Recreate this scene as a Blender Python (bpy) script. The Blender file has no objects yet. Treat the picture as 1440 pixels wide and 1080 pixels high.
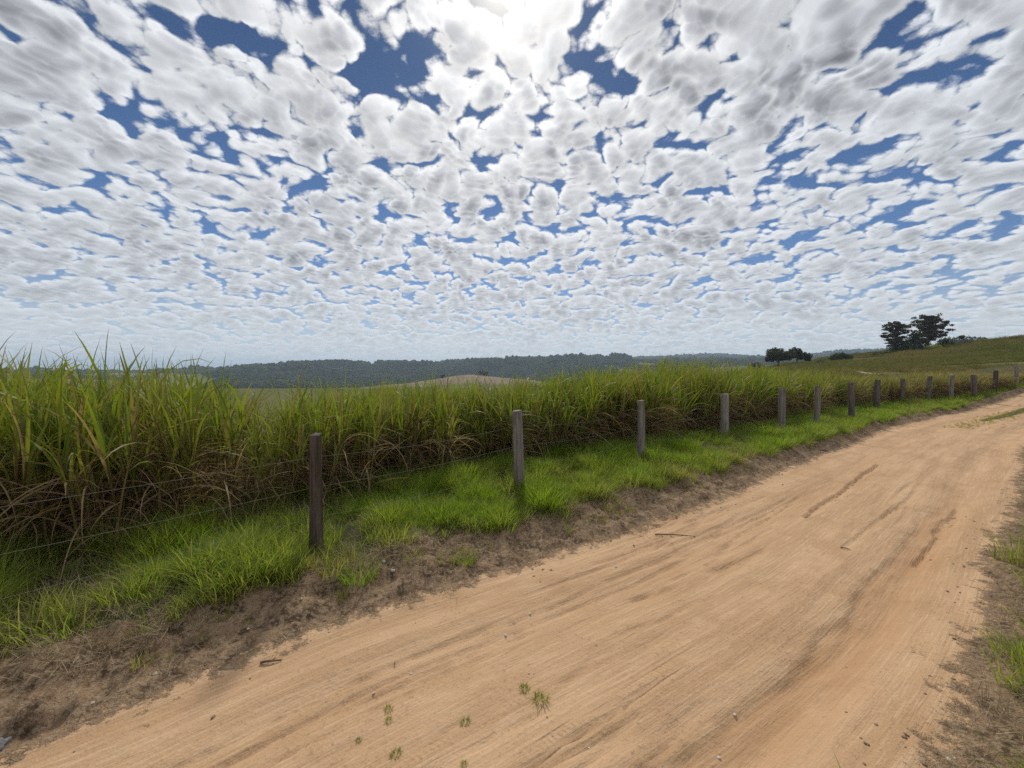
import bpy, math, random
import numpy as np
from mathutils import Vector, Matrix
sc = bpy.context.scene
COL = sc.collection
R = math.radians
rng = np.random.default_rng(11)
random.seed(5)

# ------------------------------------------------------------------ camera
CAM_H, FPX, PITCH = 2.0, 543.0, R(2.32)
cam = bpy.data.cameras.new('camera')
cam.sensor_width = 36.0
cam.lens = 36.0 * FPX / 1440.0
cam.clip_start = 0.05
cam.clip_end = 40000.0
camo = bpy.data.objects.new('camera', cam)
COL.objects.link(camo)
camo.location = (0, 0, CAM_H)
camo.rotation_euler = (R(90) - PITCH, 0, 0)
sc.camera = camo

def ray(u, v):
    """direction of a point measured on the photograph (1440x1080)"""
    x, y = (u - 720) / FPX, (540 - v) / FPX
    return np.array([x, math.cos(PITCH) + y * math.sin(PITCH), -math.sin(PITCH) + y * math.cos(PITCH)])

# ------------------------------------------------------------------ node helper
class NT:
    def __init__(self, tree):
        self.t = tree
    def n(self, kind, ins=None, **props):
        nd = self.t.nodes.new(kind)
        for k, v in props.items():
            setattr(nd, k, v)
        for k, v in (ins or {}).items():
            self.put(nd.inputs[k], v)
        return nd
    def put(self, sock, v):
        if isinstance(v, bpy.types.NodeSocket):
            self.t.links.new(v, sock)
        elif v is not None:
            if hasattr(sock.default_value, '__len__') and not hasattr(v, '__len__'):
                v = [v] * len(sock.default_value)
            if hasattr(sock.default_value, '__len__') and len(sock.default_value) == 4 and len(v) == 3:
                v = (*v, 1)
            sock.default_value = v
    def m(self, op, a, b=None, c=None, clamp=False):
        nd = self.t.nodes.new('ShaderNodeMath'); nd.operation = op; nd.use_clamp = clamp
        for i, v in enumerate((a, b, c)):
            if v is not None: self.put(nd.inputs[i], v)
        return nd.outputs[0]
    def vm(self, op, a, b=None, scale=None):
        nd = self.t.nodes.new('ShaderNodeVectorMath'); nd.operation = op
        self.put(nd.inputs[0], a)
        if b is not None: self.put(nd.inputs[1], b)
        if scale is not None: self.put(nd.inputs['Scale'], scale)
        return nd.outputs['Value'] if op in ('DOT_PRODUCT', 'LENGTH', 'DISTANCE') else nd.outputs['Vector']
    def mix(self, f, a, b, mode='MIX'):
        nd = self.t.nodes.new('ShaderNodeMix'); nd.data_type = 'RGBA'; nd.blend_type = mode
        self.put(nd.inputs[0], f); self.put(nd.inputs[6], a); self.put(nd.inputs[7], b)
        return nd.outputs[2]
    def ss(self, x, lo, hi, a=0.0, b=1.0):
        nd = self.t.nodes.new('ShaderNodeMapRange'); nd.interpolation_type = 'SMOOTHSTEP'
        for i, v in enumerate((x, lo, hi, a, b)): self.put(nd.inputs[i], v)
        return nd.outputs[0]
    def noise(self, vec, scale, detail=4, rough=.5, dist=0.0, out=0):
        nd = self.n('ShaderNodeTexNoise', {'Scale': scale, 'Detail': detail, 'Roughness': rough, 'Distortion': dist})
        if vec is not None: self.put(nd.inputs['Vector'], vec)
        return nd.outputs[out]
    def comb(self, x, y, z=0.0):
        return self.n('ShaderNodeCombineXYZ', {0: x, 1: y, 2: z}).outputs[0]
    def sep(self, v):
        return self.n('ShaderNodeSeparateXYZ', {0: v}).outputs

# ------------------------------------------------------------------ light and sky
SUN_EL, SUN_AZ = R(44), R(-1.5)          # azimuth from +Y towards +X
sun_dir = Vector((math.sin(SUN_AZ) * math.cos(SUN_EL), math.cos(SUN_AZ) * math.cos(SUN_EL), math.sin(SUN_EL)))
sl = bpy.data.lights.new('sun', 'SUN')
sl.energy = SUN_E = 3.0
sl.angle = R(6)
sl.color = (1.0, .95, .87)
so = bpy.data.objects.new('sun', sl)
COL.objects.link(so)
so.rotation_euler = sun_dir.to_track_quat('Z', 'Y').to_euler()
so.location = (0, 20, 40)

# gaps of clear sky between the cloud banks: (from, to, radius, strength)
GAPS = [((165, 12), (330, 62), .04, .55), ((330, 66), (520, 112), .055, .72), ((500, 105), (612, 140), .055, .85),
        ((560, 60), (575, 100), .06, .5), ((850, 8), (836, 30), .06, .55), ((830, 122), (870, 108), .06, .5),
        ((655, 212), (695, 235), .05, .35), ((300, 210), (420, 248), .09, .55), ((150, 140), (240, 165), .08, .45),
        ((440, 250), (520, 290), .06, .4), ((870, 300), (925, 315), .09, .5), ((1075, 270), (1110, 215), .09, .5),
        ((1190, 235), (1260, 205), .09, .5), ((1310, 20), (1340, 60), .07, .4), ((1100, 330), (1130, 250), .06, .3),
        ((160, 270), (330, 320), .10, .35), ((1240, 300), (1290, 270), .10, .4), ((1340, 335), (1410, 318), .12, .4),
        ((960, 210), (990, 180), .06, .4), ((700, 345), (720, 365), .08, .3), ((1240, 412), (1330, 400), .3, .3),
        # and where the banks close up
        ((960, 75), (1130, 70), .14, -.22), ((1130, 70), (1270, 30), .14, -.22)]

EPS = .25
def pplane(u, v):
    d = ray(u, v); d = d / np.linalg.norm(d)
    return d[:2] / (d[2] + EPS)

def density_group():
    g = bpy.data.node_groups.new('cloud_density', 'ShaderNodeTree')
    g.interface.new_socket('P', in_out='INPUT', socket_type='NodeSocketVector')
    g.interface.new_socket('D', in_out='OUTPUT', socket_type='NodeSocketFloat')
    g.interface.new_socket('S', in_out='OUTPUT', socket_type='NodeSocketFloat')
    T = NT(g)
    P = g.nodes.new('NodeGroupInput').outputs[0]
    out = g.nodes.new('NodeGroupOutput')
    warp = T.vm('SUBTRACT', T.noise(P, 6.0, 2, .55, out=1), (.5, .5, .5))
    Q = T.vm('ADD', P, T.vm('SCALE', warp, scale=.13))
    big = T.noise(Q, 2.1, 2, .5)
    def puff(sx, sy, c):
        v = T.n('ShaderNodeTexVoronoi', {'Vector': T.vm('MULTIPLY', Q, (sx, sy, 0)), 'Scale': 1.0, 'Randomness': 1.0}, voronoi_dimensions='2D', feature='F1')
        dd = v.outputs['Distance']
        return T.m('SUBTRACT', c, T.m('MULTIPLY', dd, dd))
    fine = T.m('SUBTRACT', T.noise(P, 30.0, 5, .64), .5)
    d = T.m('MULTIPLY_ADD', T.m('SUBTRACT', big, .5), .56, .235)
    d = T.m('MULTIPLY_ADD', puff(12.4, 11.2, .26), 1.0, d)
    d = T.m('MULTIPLY_ADD', puff(28., 26., .26), .55, d)
    g.links.new(T.m('MULTIPLY_ADD', fine, .72, d), out.inputs[0])
    g.links.new(T.m('MULTIPLY_ADD', fine, .30, d), out.inputs[1])
    return g

def build_world():
    w = bpy.data.worlds.new('World')
    sc.world = w
    w.use_nodes = True
    w.node_tree.nodes.clear()
    T = NT(w.node_tree)
    g = density_group()
    dirv = T.vm('NORMALIZE', T.n('ShaderNodeTexCoord').outputs['Generated'])
    x, y, z = T.sep(dirv)
    zc = T.m('MAXIMUM', z, 0.0)
    k = T.m('DIVIDE', 1.0, T.m('ADD', zc, EPS))
    p = T.comb(T.m('MULTIPLY', x, k), T.m('MULTIPLY', y, k))
    wob = T.vm('SUBTRACT', T.noise(p, 5.0, 3, .6, out=1), (.5, .5, .5))
    pw = T.vm('ADD', p, T.vm('SCALE', wob, scale=.22))
    gap = 0.0
    for a, b, rad, kk in GAPS:
        pa, pb = pplane(*a), pplane(*b)
        ab = pb - pa
        rel = T.vm('SUBTRACT', pw, (*pa, 0))
        h = T.m('MULTIPLY', T.vm('DOT_PRODUCT', rel, (*ab, 0)), 1.0 / float(ab @ ab), clamp=True)
        dist = T.vm('LENGTH', T.vm('SUBTRACT', rel, T.vm('SCALE', (*ab, 0), scale=h)))
        gap = T.m('ADD', gap, T.ss(dist, rad * 1.25, rad * .2, 0.0, kk * .62))
    def dens(q):
        nd = T.n('ShaderNodeGroup', node_tree=g)
        T.put(nd.inputs[0], q)
        return T.m('SUBTRACT', nd.outputs[0], gap), T.m('SUBTRACT', nd.outputs[1], gap)
    d0, s0 = dens(p)
    # the thickness a little way towards the sun: lit and shaded sides of each puff
    ps = (sun_dir.x / (sun_dir.z + EPS), sun_dir.y / (sun_dir.z + EPS), 0)
    to_sun = T.vm('NORMALIZE', T.vm('SUBTRACT', ps, p))
    _, s1 = dens(T.vm('ADD', p, T.vm('SCALE', to_sun, scale=.030)))
    alpha = T.ss(d0, -.13, .20)
    thick = T.m('MULTIPLY', T.ss(s0, .17, .66), T.ss(T.noise(p, 4.6, 2, .5), .34, .66, .45, 1.2))
    relief = T.m('MINIMUM', T.m('MAXIMUM', T.m('SUBTRACT', s0, s1), -.3), .3)
    cs = T.m('MAXIMUM', T.vm('DOT_PRODUCT', dirv, tuple(sun_dir)), 0.0)
    g1 = T.m('POWER', cs, 6.0)
    g2 = T.m('POWER', cs, 55.0)
    core = T.m('MULTIPLY_ADD', g2, .10, T.m('MULTIPLY_ADD', g1, -.09, .44))
    bright = T.m('MULTIPLY_ADD', thick, T.m('SUBTRACT', core, .86), .86)
    bright = T.m('MULTIPLY_ADD', relief, .6, bright)
    bright = T.m('MAXIMUM', bright, .17)
    bright = T.m('MULTIPLY', bright, T.m('MULTIPLY_ADD', g1, .20, T.m('MULTIPLY_ADD', g2, .40, .82)))
    # front-lit clouds out of view behind the camera, brightened as added foreground fill light
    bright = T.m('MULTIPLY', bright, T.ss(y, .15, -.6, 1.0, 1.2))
    cloud = T.mix(g1, (.94, .99, 1.05), (1.0, .99, .975))
    cloud = T.mix(T.m('MULTIPLY', thick, .7), cloud, (.93, .96, 1.05))
    cloud = T.mix(1.0, cloud, T.comb(bright, bright, bright), 'MULTIPLY')
    # the clear sky
    sky = T.n('ShaderNodeTexSky', sky_type='NISHITA', sun_disc=False, sun_elevation=SUN_EL, sun_rotation=SUN_AZ,
              altitude=600, air_density=1.0, dust_density=.2, ozone_density=2.0)
    skyc = T.vm('SCALE', T.vm('MULTIPLY', sky.outputs[0], SKY_GAIN), scale=T.ss(z, .25, .62, 1.45, 1.0))
    tot = T.mix(alpha, T.vm('SCALE', skyc, scale=.1), cloud)
    # far cloud thins into bright veil at the horizon
    veil = T.ss(z, .36, .02, 0.0, 1.0)
    tot = T.mix(T.m('MAXIMUM', T.m('MULTIPLY', T.m('POWER', veil, 3.2), .66), T.ss(z, .05, .0)), tot, (.70, .75, .79))
    # the veiled sun glares through the cloud in front of it
    tot = T.mix(T.m('MULTIPLY', T.m('POWER', cs, 330.0), .75), tot, (1.5, 1.42, 1.28))
    low = T.ss(z, 0.0, -.05)
    tot = T.mix(low, tot, (.20, .19, .13))
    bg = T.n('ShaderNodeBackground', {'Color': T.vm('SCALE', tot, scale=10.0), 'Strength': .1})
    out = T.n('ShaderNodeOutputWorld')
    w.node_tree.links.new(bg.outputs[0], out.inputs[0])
    w.cycles.sampling_method = 'MANUAL'
    w.cycles.sample_map_resolution = 1024
SKY_GAIN = (.27, .36, .47)
build_world()

sc.view_settings.view_transform = 'Standard'
sc.view_settings.look = 'None'
sc.view_settings.exposure = 0
sc.view_settings.gamma = 1
sc.view_settings.use_curve_mapping = False
sc.render.engine = 'CYCLES'
sc.cycles.max_bounces = 6
sc.cycles.diffuse_bounces = 3
sc.cycles.glossy_bounces = 2
sc.cycles.transmission_bounces = 3
sc.cycles.volume_bounces = 0
sc.cycles.use_denoising = False
sc.cycles.sample_clamp_direct = 6.0
sc.cycles.sample_clamp_indirect = 4.0
sc.cycles.use_adaptive_sampling = True
sc.cycles.adaptive_threshold = .007
sc.cycles.adaptive_min_samples = 16

# ------------------------------------------------------------------ numeric helpers
def _hash(ix, iy, seed):
    h = (ix.astype(np.int64) * 374761393 + iy.astype(np.int64) * 668265263 + seed * 1442695041) & 0x7fffffff
    h = ((h ^ (h >> 13)) * 1274126177) & 0x7fffffff
    h = ((h ^ (h >> 15)) * 912271) & 0x7fffffff
    return ((h ^ (h >> 16)) & 0xffff) / 65535.0
def vnoise(x, y, seed=0):
    x = np.asarray(x, float); y = np.asarray(y, float)
    ix, iy = np.floor(x), np.floor(y)
    fx, fy = x - ix, y - iy
    fx = fx * fx * fx * (fx * (fx * 6 - 15) + 10); fy = fy * fy * fy * (fy * (fy * 6 - 15) + 10)
    a, b = _hash(ix, iy, seed), _hash(ix + 1, iy, seed)
    c, d = _hash(ix, iy + 1, seed), _hash(ix + 1, iy + 1, seed)
    return (a + (b - a) * fx) * (1 - fy) + (c + (d - c) * fx) * fy - .5
def fbm(x, y, octs=4, gain=.5, seed=0):
    s, a, tot = 0, 1.0, 0
    for o in range(octs):
        f = 2.03 ** o
        ca, sa = math.cos(o * 1.1), math.sin(o * 1.1)
        s = s + a * vnoise((x * ca - y * sa) * f + 17.3 * o, (x * sa + y * ca) * f - 9.1 * o, seed + o * 31)
        tot += a; a *= gain
    return s / tot * 1.6
def sstep(x, a, b):
    t = np.clip((np.asarray(x, float) - a) / (b - a), 0, 1)
    return t * t * (3 - 2 * t)
def gauss(x, c, w):
    return np.exp(-((x - c) / w) ** 2)

# ------------------------------------------------------------------ the road line
CP = np.array([(-14, -7.4), (-9, -4.0), (-5.2, -1.45), (-1.85, .80), (-.5, 1.85), (2.1, 3.40), (4.3, 4.95), (9.1, 8.45), (15.8, 12.9), (27.5, 18.9), (41, 24.2), (58, 29.5), (76, 34)], float)
def catmull(P, step=.06):
    out = []
    for i in range(1, len(P) - 2):
        p0, p1, p2, p3 = P[i - 1:i + 3]
        n = max(4, int(np.linalg.norm(p2 - p1) / step))
        u = np.linspace(0, 1, n, endpoint=False)[:, None]
        out.append(.5 * ((2 * p1) + (-p0 + p2) * u + (2 * p0 - 5 * p1 + 4 * p2 - p3) * u ** 2 + (-p0 + 3 * p1 - 3 * p2 + p3) * u ** 3))
    return np.concatenate(out)
CL = catmull(CP)
# smooth the line
for _ in range(30):
    CL[1:-1] = (CL[:-2] + CL[1:-1] * 2 + CL[2:]) / 4
seg = np.linalg.norm(np.diff(CL, axis=0), axis=1)
CT = np.concatenate([[0], np.cumsum(seg)])
T0 = CT[np.argmin(np.abs(CL[:, 0] + .5))]        # t = 0 beside the camera
CT = CT - T0
TAN = np.gradient(CL, axis=0); TAN /= np.linalg.norm(TAN, axis=1)[:, None]
def ts_to_xy(t, s):
    x = np.interp(t, CT, CL[:, 0]); y = np.interp(t, CT, CL[:, 1])
    tx = np.interp(t, CT, TAN[:, 0]); ty = np.interp(t, CT, TAN[:, 1])
    return x - ty * s, y + tx * s
def xy_to_ts(x, y):
    x = np.asarray(x, float).ravel(); y = np.asarray(y, float).ravel()
    sub = slice(0, None, 4)
    cx, cy, ct, tg = CL[sub, 0], CL[sub, 1], CT[sub], TAN[sub]
    t = np.empty(len(x)); s = np.empty(len(x))
    for i in range(0, len(x), 4000):
        j = slice(i, i + 4000)
        d = (x[j, None] - cx) ** 2 + (y[j, None] - cy) ** 2
        k = np.argmin(d, 1)
        dx, dy = x[j] - cx[k], y[j] - cy[k]
        t[j] = ct[k] + dx * tg[k, 0] + dy * tg[k, 1]
        s[j] = -dx * tg[k, 1] + dy * tg[k, 0]
    return t, s

def bank_width(t):
    return .70 - .38 * sstep(t, 3, 15)
def edge_left(t):
    return 1.48 + .14 * fbm(t * .55, t * 0 + 3.1, 3, seed=5) + .06 * fbm(t * 2.6, t * 0, 3, seed=8)
def edge_right(t):
    return -1.30 + .14 * fbm(t * .5, t * 0 + 8.7, 3, seed=6) + .06 * fbm(t * 2.2, t * 0, 3, seed=9)

# ------------------------------------------------------------------ the lie of the land
RING = np.array([45, 90, 150, 220, 350, 700, 1100, 1500, 2200, 3500, 6000, 9000], float)
UC = np.array([0, 160, 310, 430, 560, 660, 730, 850, 925, 1000, 1060, 1110, 1200, 1290, 1440, 1700], float)
# height on the photograph at which the ground of each distance is seen (before trees)
PY = np.array([
    [548, 548, 546, 546, 546, 545, 543, 540, 538, 534, 530, 527, 524, 521, 518, 515],
    [552, 552, 552, 552, 550, 549, 548, 545, 540, 532, 525, 519, 513, 508, 500, 490],
    [550, 550, 554, 556, 552, 550, 549, 547, 542, 532, 521, 512, 500, 491, 475, 460],
    [549, 549, 556, 559, 553, 545, 549, 549, 544, 533, 523, 517, 509, 500, 486, 475],
    [546, 546, 553, 556, 540, 527, 533, 547, 545, 536, 526, 522, 515, 508, 495, 485],
    [539, 539, 546, 548, 549, 547, 547, 533, 526, 520, 516, 514, 510, 506, 496, 490],
    [533, 531, 526, 515, 516, 513, 510, 508, 513, 516, 514, 512, 506, 501, 496, 490],
    [530, 528, 525, 521, 520, 516, 514, 510, 511, 510, 509, 507, 502, 498, 495, 490],
    [527, 526, 523, 521, 519, 516, 514, 508, 503, 500, 503, 503, 496, 491, 490, 488],
    [524.5, 524, 523, 521, 519, 517, 516, 515, 514, 514, 513, 513, 512, 511, 510, 510],
    [522, 521.5, 521, 520, 519, 518.5, 518, 517, 517, 517, 517, 516, 516, 516, 516, 516],
    [520, 520, 520, 519, 519, 518.5, 518, 518, 518, 518, 518, 518, 518, 518, 518, 518]], float)

def macro(x, y):
    return .13 * sstep(x, 2, 22)
def cs_interp(v, grid):
    i = np.clip(np.searchsorted(grid, v) - 1, 0, len(grid) - 2)
    f = np.clip((v - grid[i]) / (grid[i + 1] - grid[i]), 0, 1)
    return i, f * f * (3 - 2 * f) * .6 + f * .4
LR = np.log(RING)
def land(x, y):
    """height of the open land (no road details)"""
    x = np.asarray(x, float); y = np.asarray(y, float)
    r = np.hypot(x, y)
    th = np.arctan2(x, y)
    tu = np.clip(th, R(-62), R(62))
    u = np.clip(720 + FPX * np.tan(tu), 0, 1700)
    i, f = cs_interp(u, UC)
    j, g = cs_interp(np.log(np.maximum(r, 45)), LR)
    py = (PY[j, i] * (1 - f) + PY[j, i + 1] * f) * (1 - g) + (PY[j + 1, i] * (1 - f) + PY[j + 1, i + 1] * f) * g
    depth = r * np.cos(tu)
    z = CAM_H + (518 - py) / FPX * depth
    amp = np.clip((r - 60) / 300, 0, 1)
    z = z + amp * (fbm(x / 230, y / 230, 4, seed=3) * np.clip(r / 1100, 0, 1.6) * 10.0 * (1 - sstep(r, 2600, 3600)))
    z = z + np.clip((r - 30) / 60, 0, 1) * fbm(x / 22, y / 22, 3, seed=4) * .45
    zn = macro(x, y)
    w = sstep(r, 24, 50)
    side = sstep(np.abs(th), R(66), R(100))      # behind the camera the land is simply level
    return zn * (1 - w) + (z * (1 - side) + zn * side) * w

GROOVES = []          # wash-out grooves: (t0, s0, t1, s1, half width, depth)
def groove(t, s):
    g = np.zeros_like(t)
    for t0, s0, t1, s1, w, dp in GROOVES:
        f = np.clip((t - t0) / (t1 - t0), 0, 1)
        c = s0 + (s1 - s0) * f + .05 * fbm(t * 2.5, 0 * t + s0, 3, seed=27)
        ww = w * (.7 + 1.2 * np.clip(fbm(t * 3.5, 0 * t + t0, 2, seed=28) + .3, 0, 1))
        g = np.maximum(g, (1 - sstep(np.abs(s - c), ww * .4, ww)) * sstep(t, t0 - .05, t0 + .15) * (1 - sstep(t, t1 - .15, t1 + .05)) * dp)
    return g
def verge_z(t, s):
    """height of the near ground: road, banks and grassy shelf, in road coordinates"""
    t = np.asarray(t, float); s = np.asarray(s, float)
    el, er = edge_left(t), edge_right(t)
    x, y = ts_to_xy(t, s)
    z = land(x, y)
    on = sstep(s, er - .05, er + .12) * (1 - sstep(s, el - .12, el + .05))
    # road: crown, wheel tracks, wash-outs, small lumps
    cross = -.05 * gauss(s, -.78 + .08 * fbm(t * .3, 0 * t, 2, seed=11), .24) - .035 * gauss(s, .70 + .1 * fbm(t * .25, 0 * t + 5, 2, seed=12), .28) - .015 * gauss(s, 1.25, .18)
    rut = fbm(t * .35, s * 5.5, 3, seed=14)
    gul = np.clip(.10 - np.abs(rut + .05), 0, .10) / .10 * sstep(fbm(t * .3, s * 1.3, 2, seed=15), .12, .42)
    fine = fbm(t * .5, s * 6.5, 3, seed=13) * .012 + fbm(t * 2.2, s * 7.5, 4, seed=16) * .011 + fbm(t * 9, s * 13, 3, seed=17) * .0045
    # the crisp left lip of the damp wheel track on the right-hand side
    lip = -.60 + .10 * fbm(t * .5, 0 * t, 3, seed=18) + .06 * fbm(t * 3.2, 0 * t, 3, seed=19)
    washed = (1 - sstep(s, lip - .035, lip + .03)) * sstep(s, lip - .36, lip - .18) * sstep(t, .6, 1.8) * (1 - sstep(t, 5, 9))
    zr = cross - gul * .028 + fine - .027 * washed * (.5 + 1.0 * np.clip(fbm(t * 1.7, s * 3, 3, seed=20) + .35, 0, 1))
    # left bank, then the grassy shelf
    d = s - el
    bw = bank_width(t)
    prof = .05 * sstep(d, -.02, .14) + .11 * sstep(d, .12, bw * .95)
    lump = fbm(t * 3.1, s * 3.6, 4, seed=21) * .11 + fbm(t * 9, s * 9, 3, .6, seed=22) * .05
    bankw = sstep(d, -.06, .10) * (1 - .75 * sstep(d, bw * .9, bw * 1.3))
    zl = prof + lump * bankw
    # right bank
    e = er - s
    zrt = .04 * sstep(e, 0, .25) + .16 * sstep(e, .2, 1.1) + (fbm(t * 3.3, s * 3.3, 4, seed=23) * .05 + fbm(t * 10, s * 10, 3, .6, seed=24) * .03) * sstep(e, -.05, .15)
    zr = zr - groove(t, s) + .012 * np.clip(fbm(t * 14, s * 14, 2, seed=29) - .42, 0, 1) * 3
    z = z + zr * on + np.where(d > -.15, zl, 0) + np.where(e > -.15, zrt, 0)
    # the outer rim of the strip dips under the land around it
    z = z - .12 * sstep(s, 6.6, 7.0) - .12 * sstep(-s, 7.0, 7.4)
    return z

def ground(x, y):
    """the surface that things near the road stand on"""
    x = np.atleast_1d(np.asarray(x, float)); y = np.atleast_1d(np.asarray(y, float))
    t, s = xy_to_ts(x, y)
    near = (s > -7.2) & (s < 6.8) & (t > -11) & (t < CT[-1] - 1)
    return np.where(near, verge_z(t, s), land(x, y))

def hit(u, v, it=40):
    """where the line of sight of a measured point meets the ground"""
    d = ray(u, v)
    k = CAM_H / max(1e-3, -d[2] / 1.0)
    for _ in range(it):
        z = float(ground(d[0] * k, d[1] * k)[0])
        k2 = (z - CAM_H) / d[2]
        k = k * .5 + k2 * .5
    return Vector((d[0] * k, d[1] * k, float(ground(d[0] * k, d[1] * k)[0])))
def at_depth(u, Y):
    x = (u - 720) / FPX * Y
    return x, Y

for (a, b, w, dp) in (((1130, 728), (1236, 652), .055, .05), ((992, 806), (1080, 772), .04, .022), ((880, 848), (918, 835), .03, .02), ((600, 1048), (656, 1014), .03, .015),
                      ((780, 968), (838, 925), .025, .015), ((640, 925), (700, 905), .02, .012), ((1290, 800), (1345, 715), .06, .035), ((1000, 760), (1125, 700), .025, .02), ((1180, 770), (1290, 690), .03, .018),
                      ((430, 990), (640, 905), .02, .010), ((860, 900), (1010, 835), .02, .012)):
    pa, pb = hit(*a), hit(*b)
    (t0, t1), (s0, s1) = xy_to_ts([pa.x, pb.x], [pa.y, pb.y])
    if t0 > t1: t0, t1, s0, s1 = t1, t0, s1, s0
    GROOVES.append((t0, s0, t1, s1, w, dp))

# ------------------------------------------------------------------ objects
def mesh(name, verts, faces, mat, parent=None, smooth=True, attrs=None, link=True):
    me = bpy.data.meshes.new(name)
    if isinstance(faces, np.ndarray):
        verts = np.asarray(verts, np.float32)
        nf, k = faces.shape
        me.vertices.add(len(verts)); me.vertices.foreach_set('co', verts.ravel())
        me.loops.add(nf * k); me.loops.foreach_set('vertex_index', faces.astype(np.int32).ravel())
        me.polygons.add(nf)
        me.polygons.foreach_set('loop_start', np.arange(0, nf * k, k, dtype=np.int32))
        me.update(calc_edges=True)
    else:
        me.from_pydata([tuple(v) for v in verts], [], [tuple(f) for f in faces])
    me.validate()
    if smooth: me.polygons.foreach_set('use_smooth', [True] * len(me.polygons))
    for k, (kind, dom, data) in (attrs or {}).items():
        if kind == 'UV':
            lay = me.uv_layers.new(name=k)
            vi = np.empty(len(me.loops), np.int32); me.loops.foreach_get('vertex_index', vi)
            lay.data.foreach_set('uv', np.asarray(data, np.float32)[vi].ravel())
        else:
            at = me.attributes.new(k, kind, dom)
            at.data.foreach_set({'FLOAT': 'value', 'INT': 'value', 'FLOAT_COLOR': 'color', 'FLOAT_VECTOR': 'vector'}[kind], np.asarray(data).ravel())
    if mat: me.materials.append(mat)
    o = bpy.data.objects.new(name, me)
    if link: COL.objects.link(o)
    if parent: o.parent = parent
    return o
def tag(o, label=None, cat=None, group=None, kind=None):
    for k, v in (('label', label), ('category', cat), ('group', group), ('kind', kind)):
        if v: o[k] = v
    return o
def empty(name, loc, rz=0):
    o = bpy.data.objects.new(name, None)
    COL.objects.link(o)
    o.location = loc; o.rotation_euler = (0, 0, rz)
    o.empty_display_size = .2
    return o
def grid_faces(nu, nv, wrap=False):
    a = np.arange(nu * nv).reshape(nu, nv)
    if wrap: a = np.concatenate([a, a[:, :1]], 1)
    return np.stack([a[:-1, :-1], a[1:, :-1], a[1:, 1:], a[:-1, 1:]], -1).reshape(-1, 4)

# ------------------------------------------------------------------ materials
def material(name):
    m = bpy.data.materials.new(name); m.use_nodes = True
    m.node_tree.nodes.clear()
    return m, NT(m.node_tree)
def finish(m, T, shader, disp=None):
    out = T.n('ShaderNodeOutputMaterial')
    m.node_tree.links.new(shader, out.inputs[0])
    return m
def principled(T, col, rough=.9, normal=None, spec=.2):
    b = T.n('ShaderNodeBsdfPrincipled', {'Base Color': col, 'Roughness': rough, 'Specular IOR Level': spec})
    if normal is not None: T.put(b.inputs['Normal'], normal)
    return b.outputs[0]
def bump(T, h, strength=.5, dist=.01):
    return T.n('ShaderNodeBump', {'Strength': strength, 'Distance': dist, 'Height': h}).outputs[0]

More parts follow.
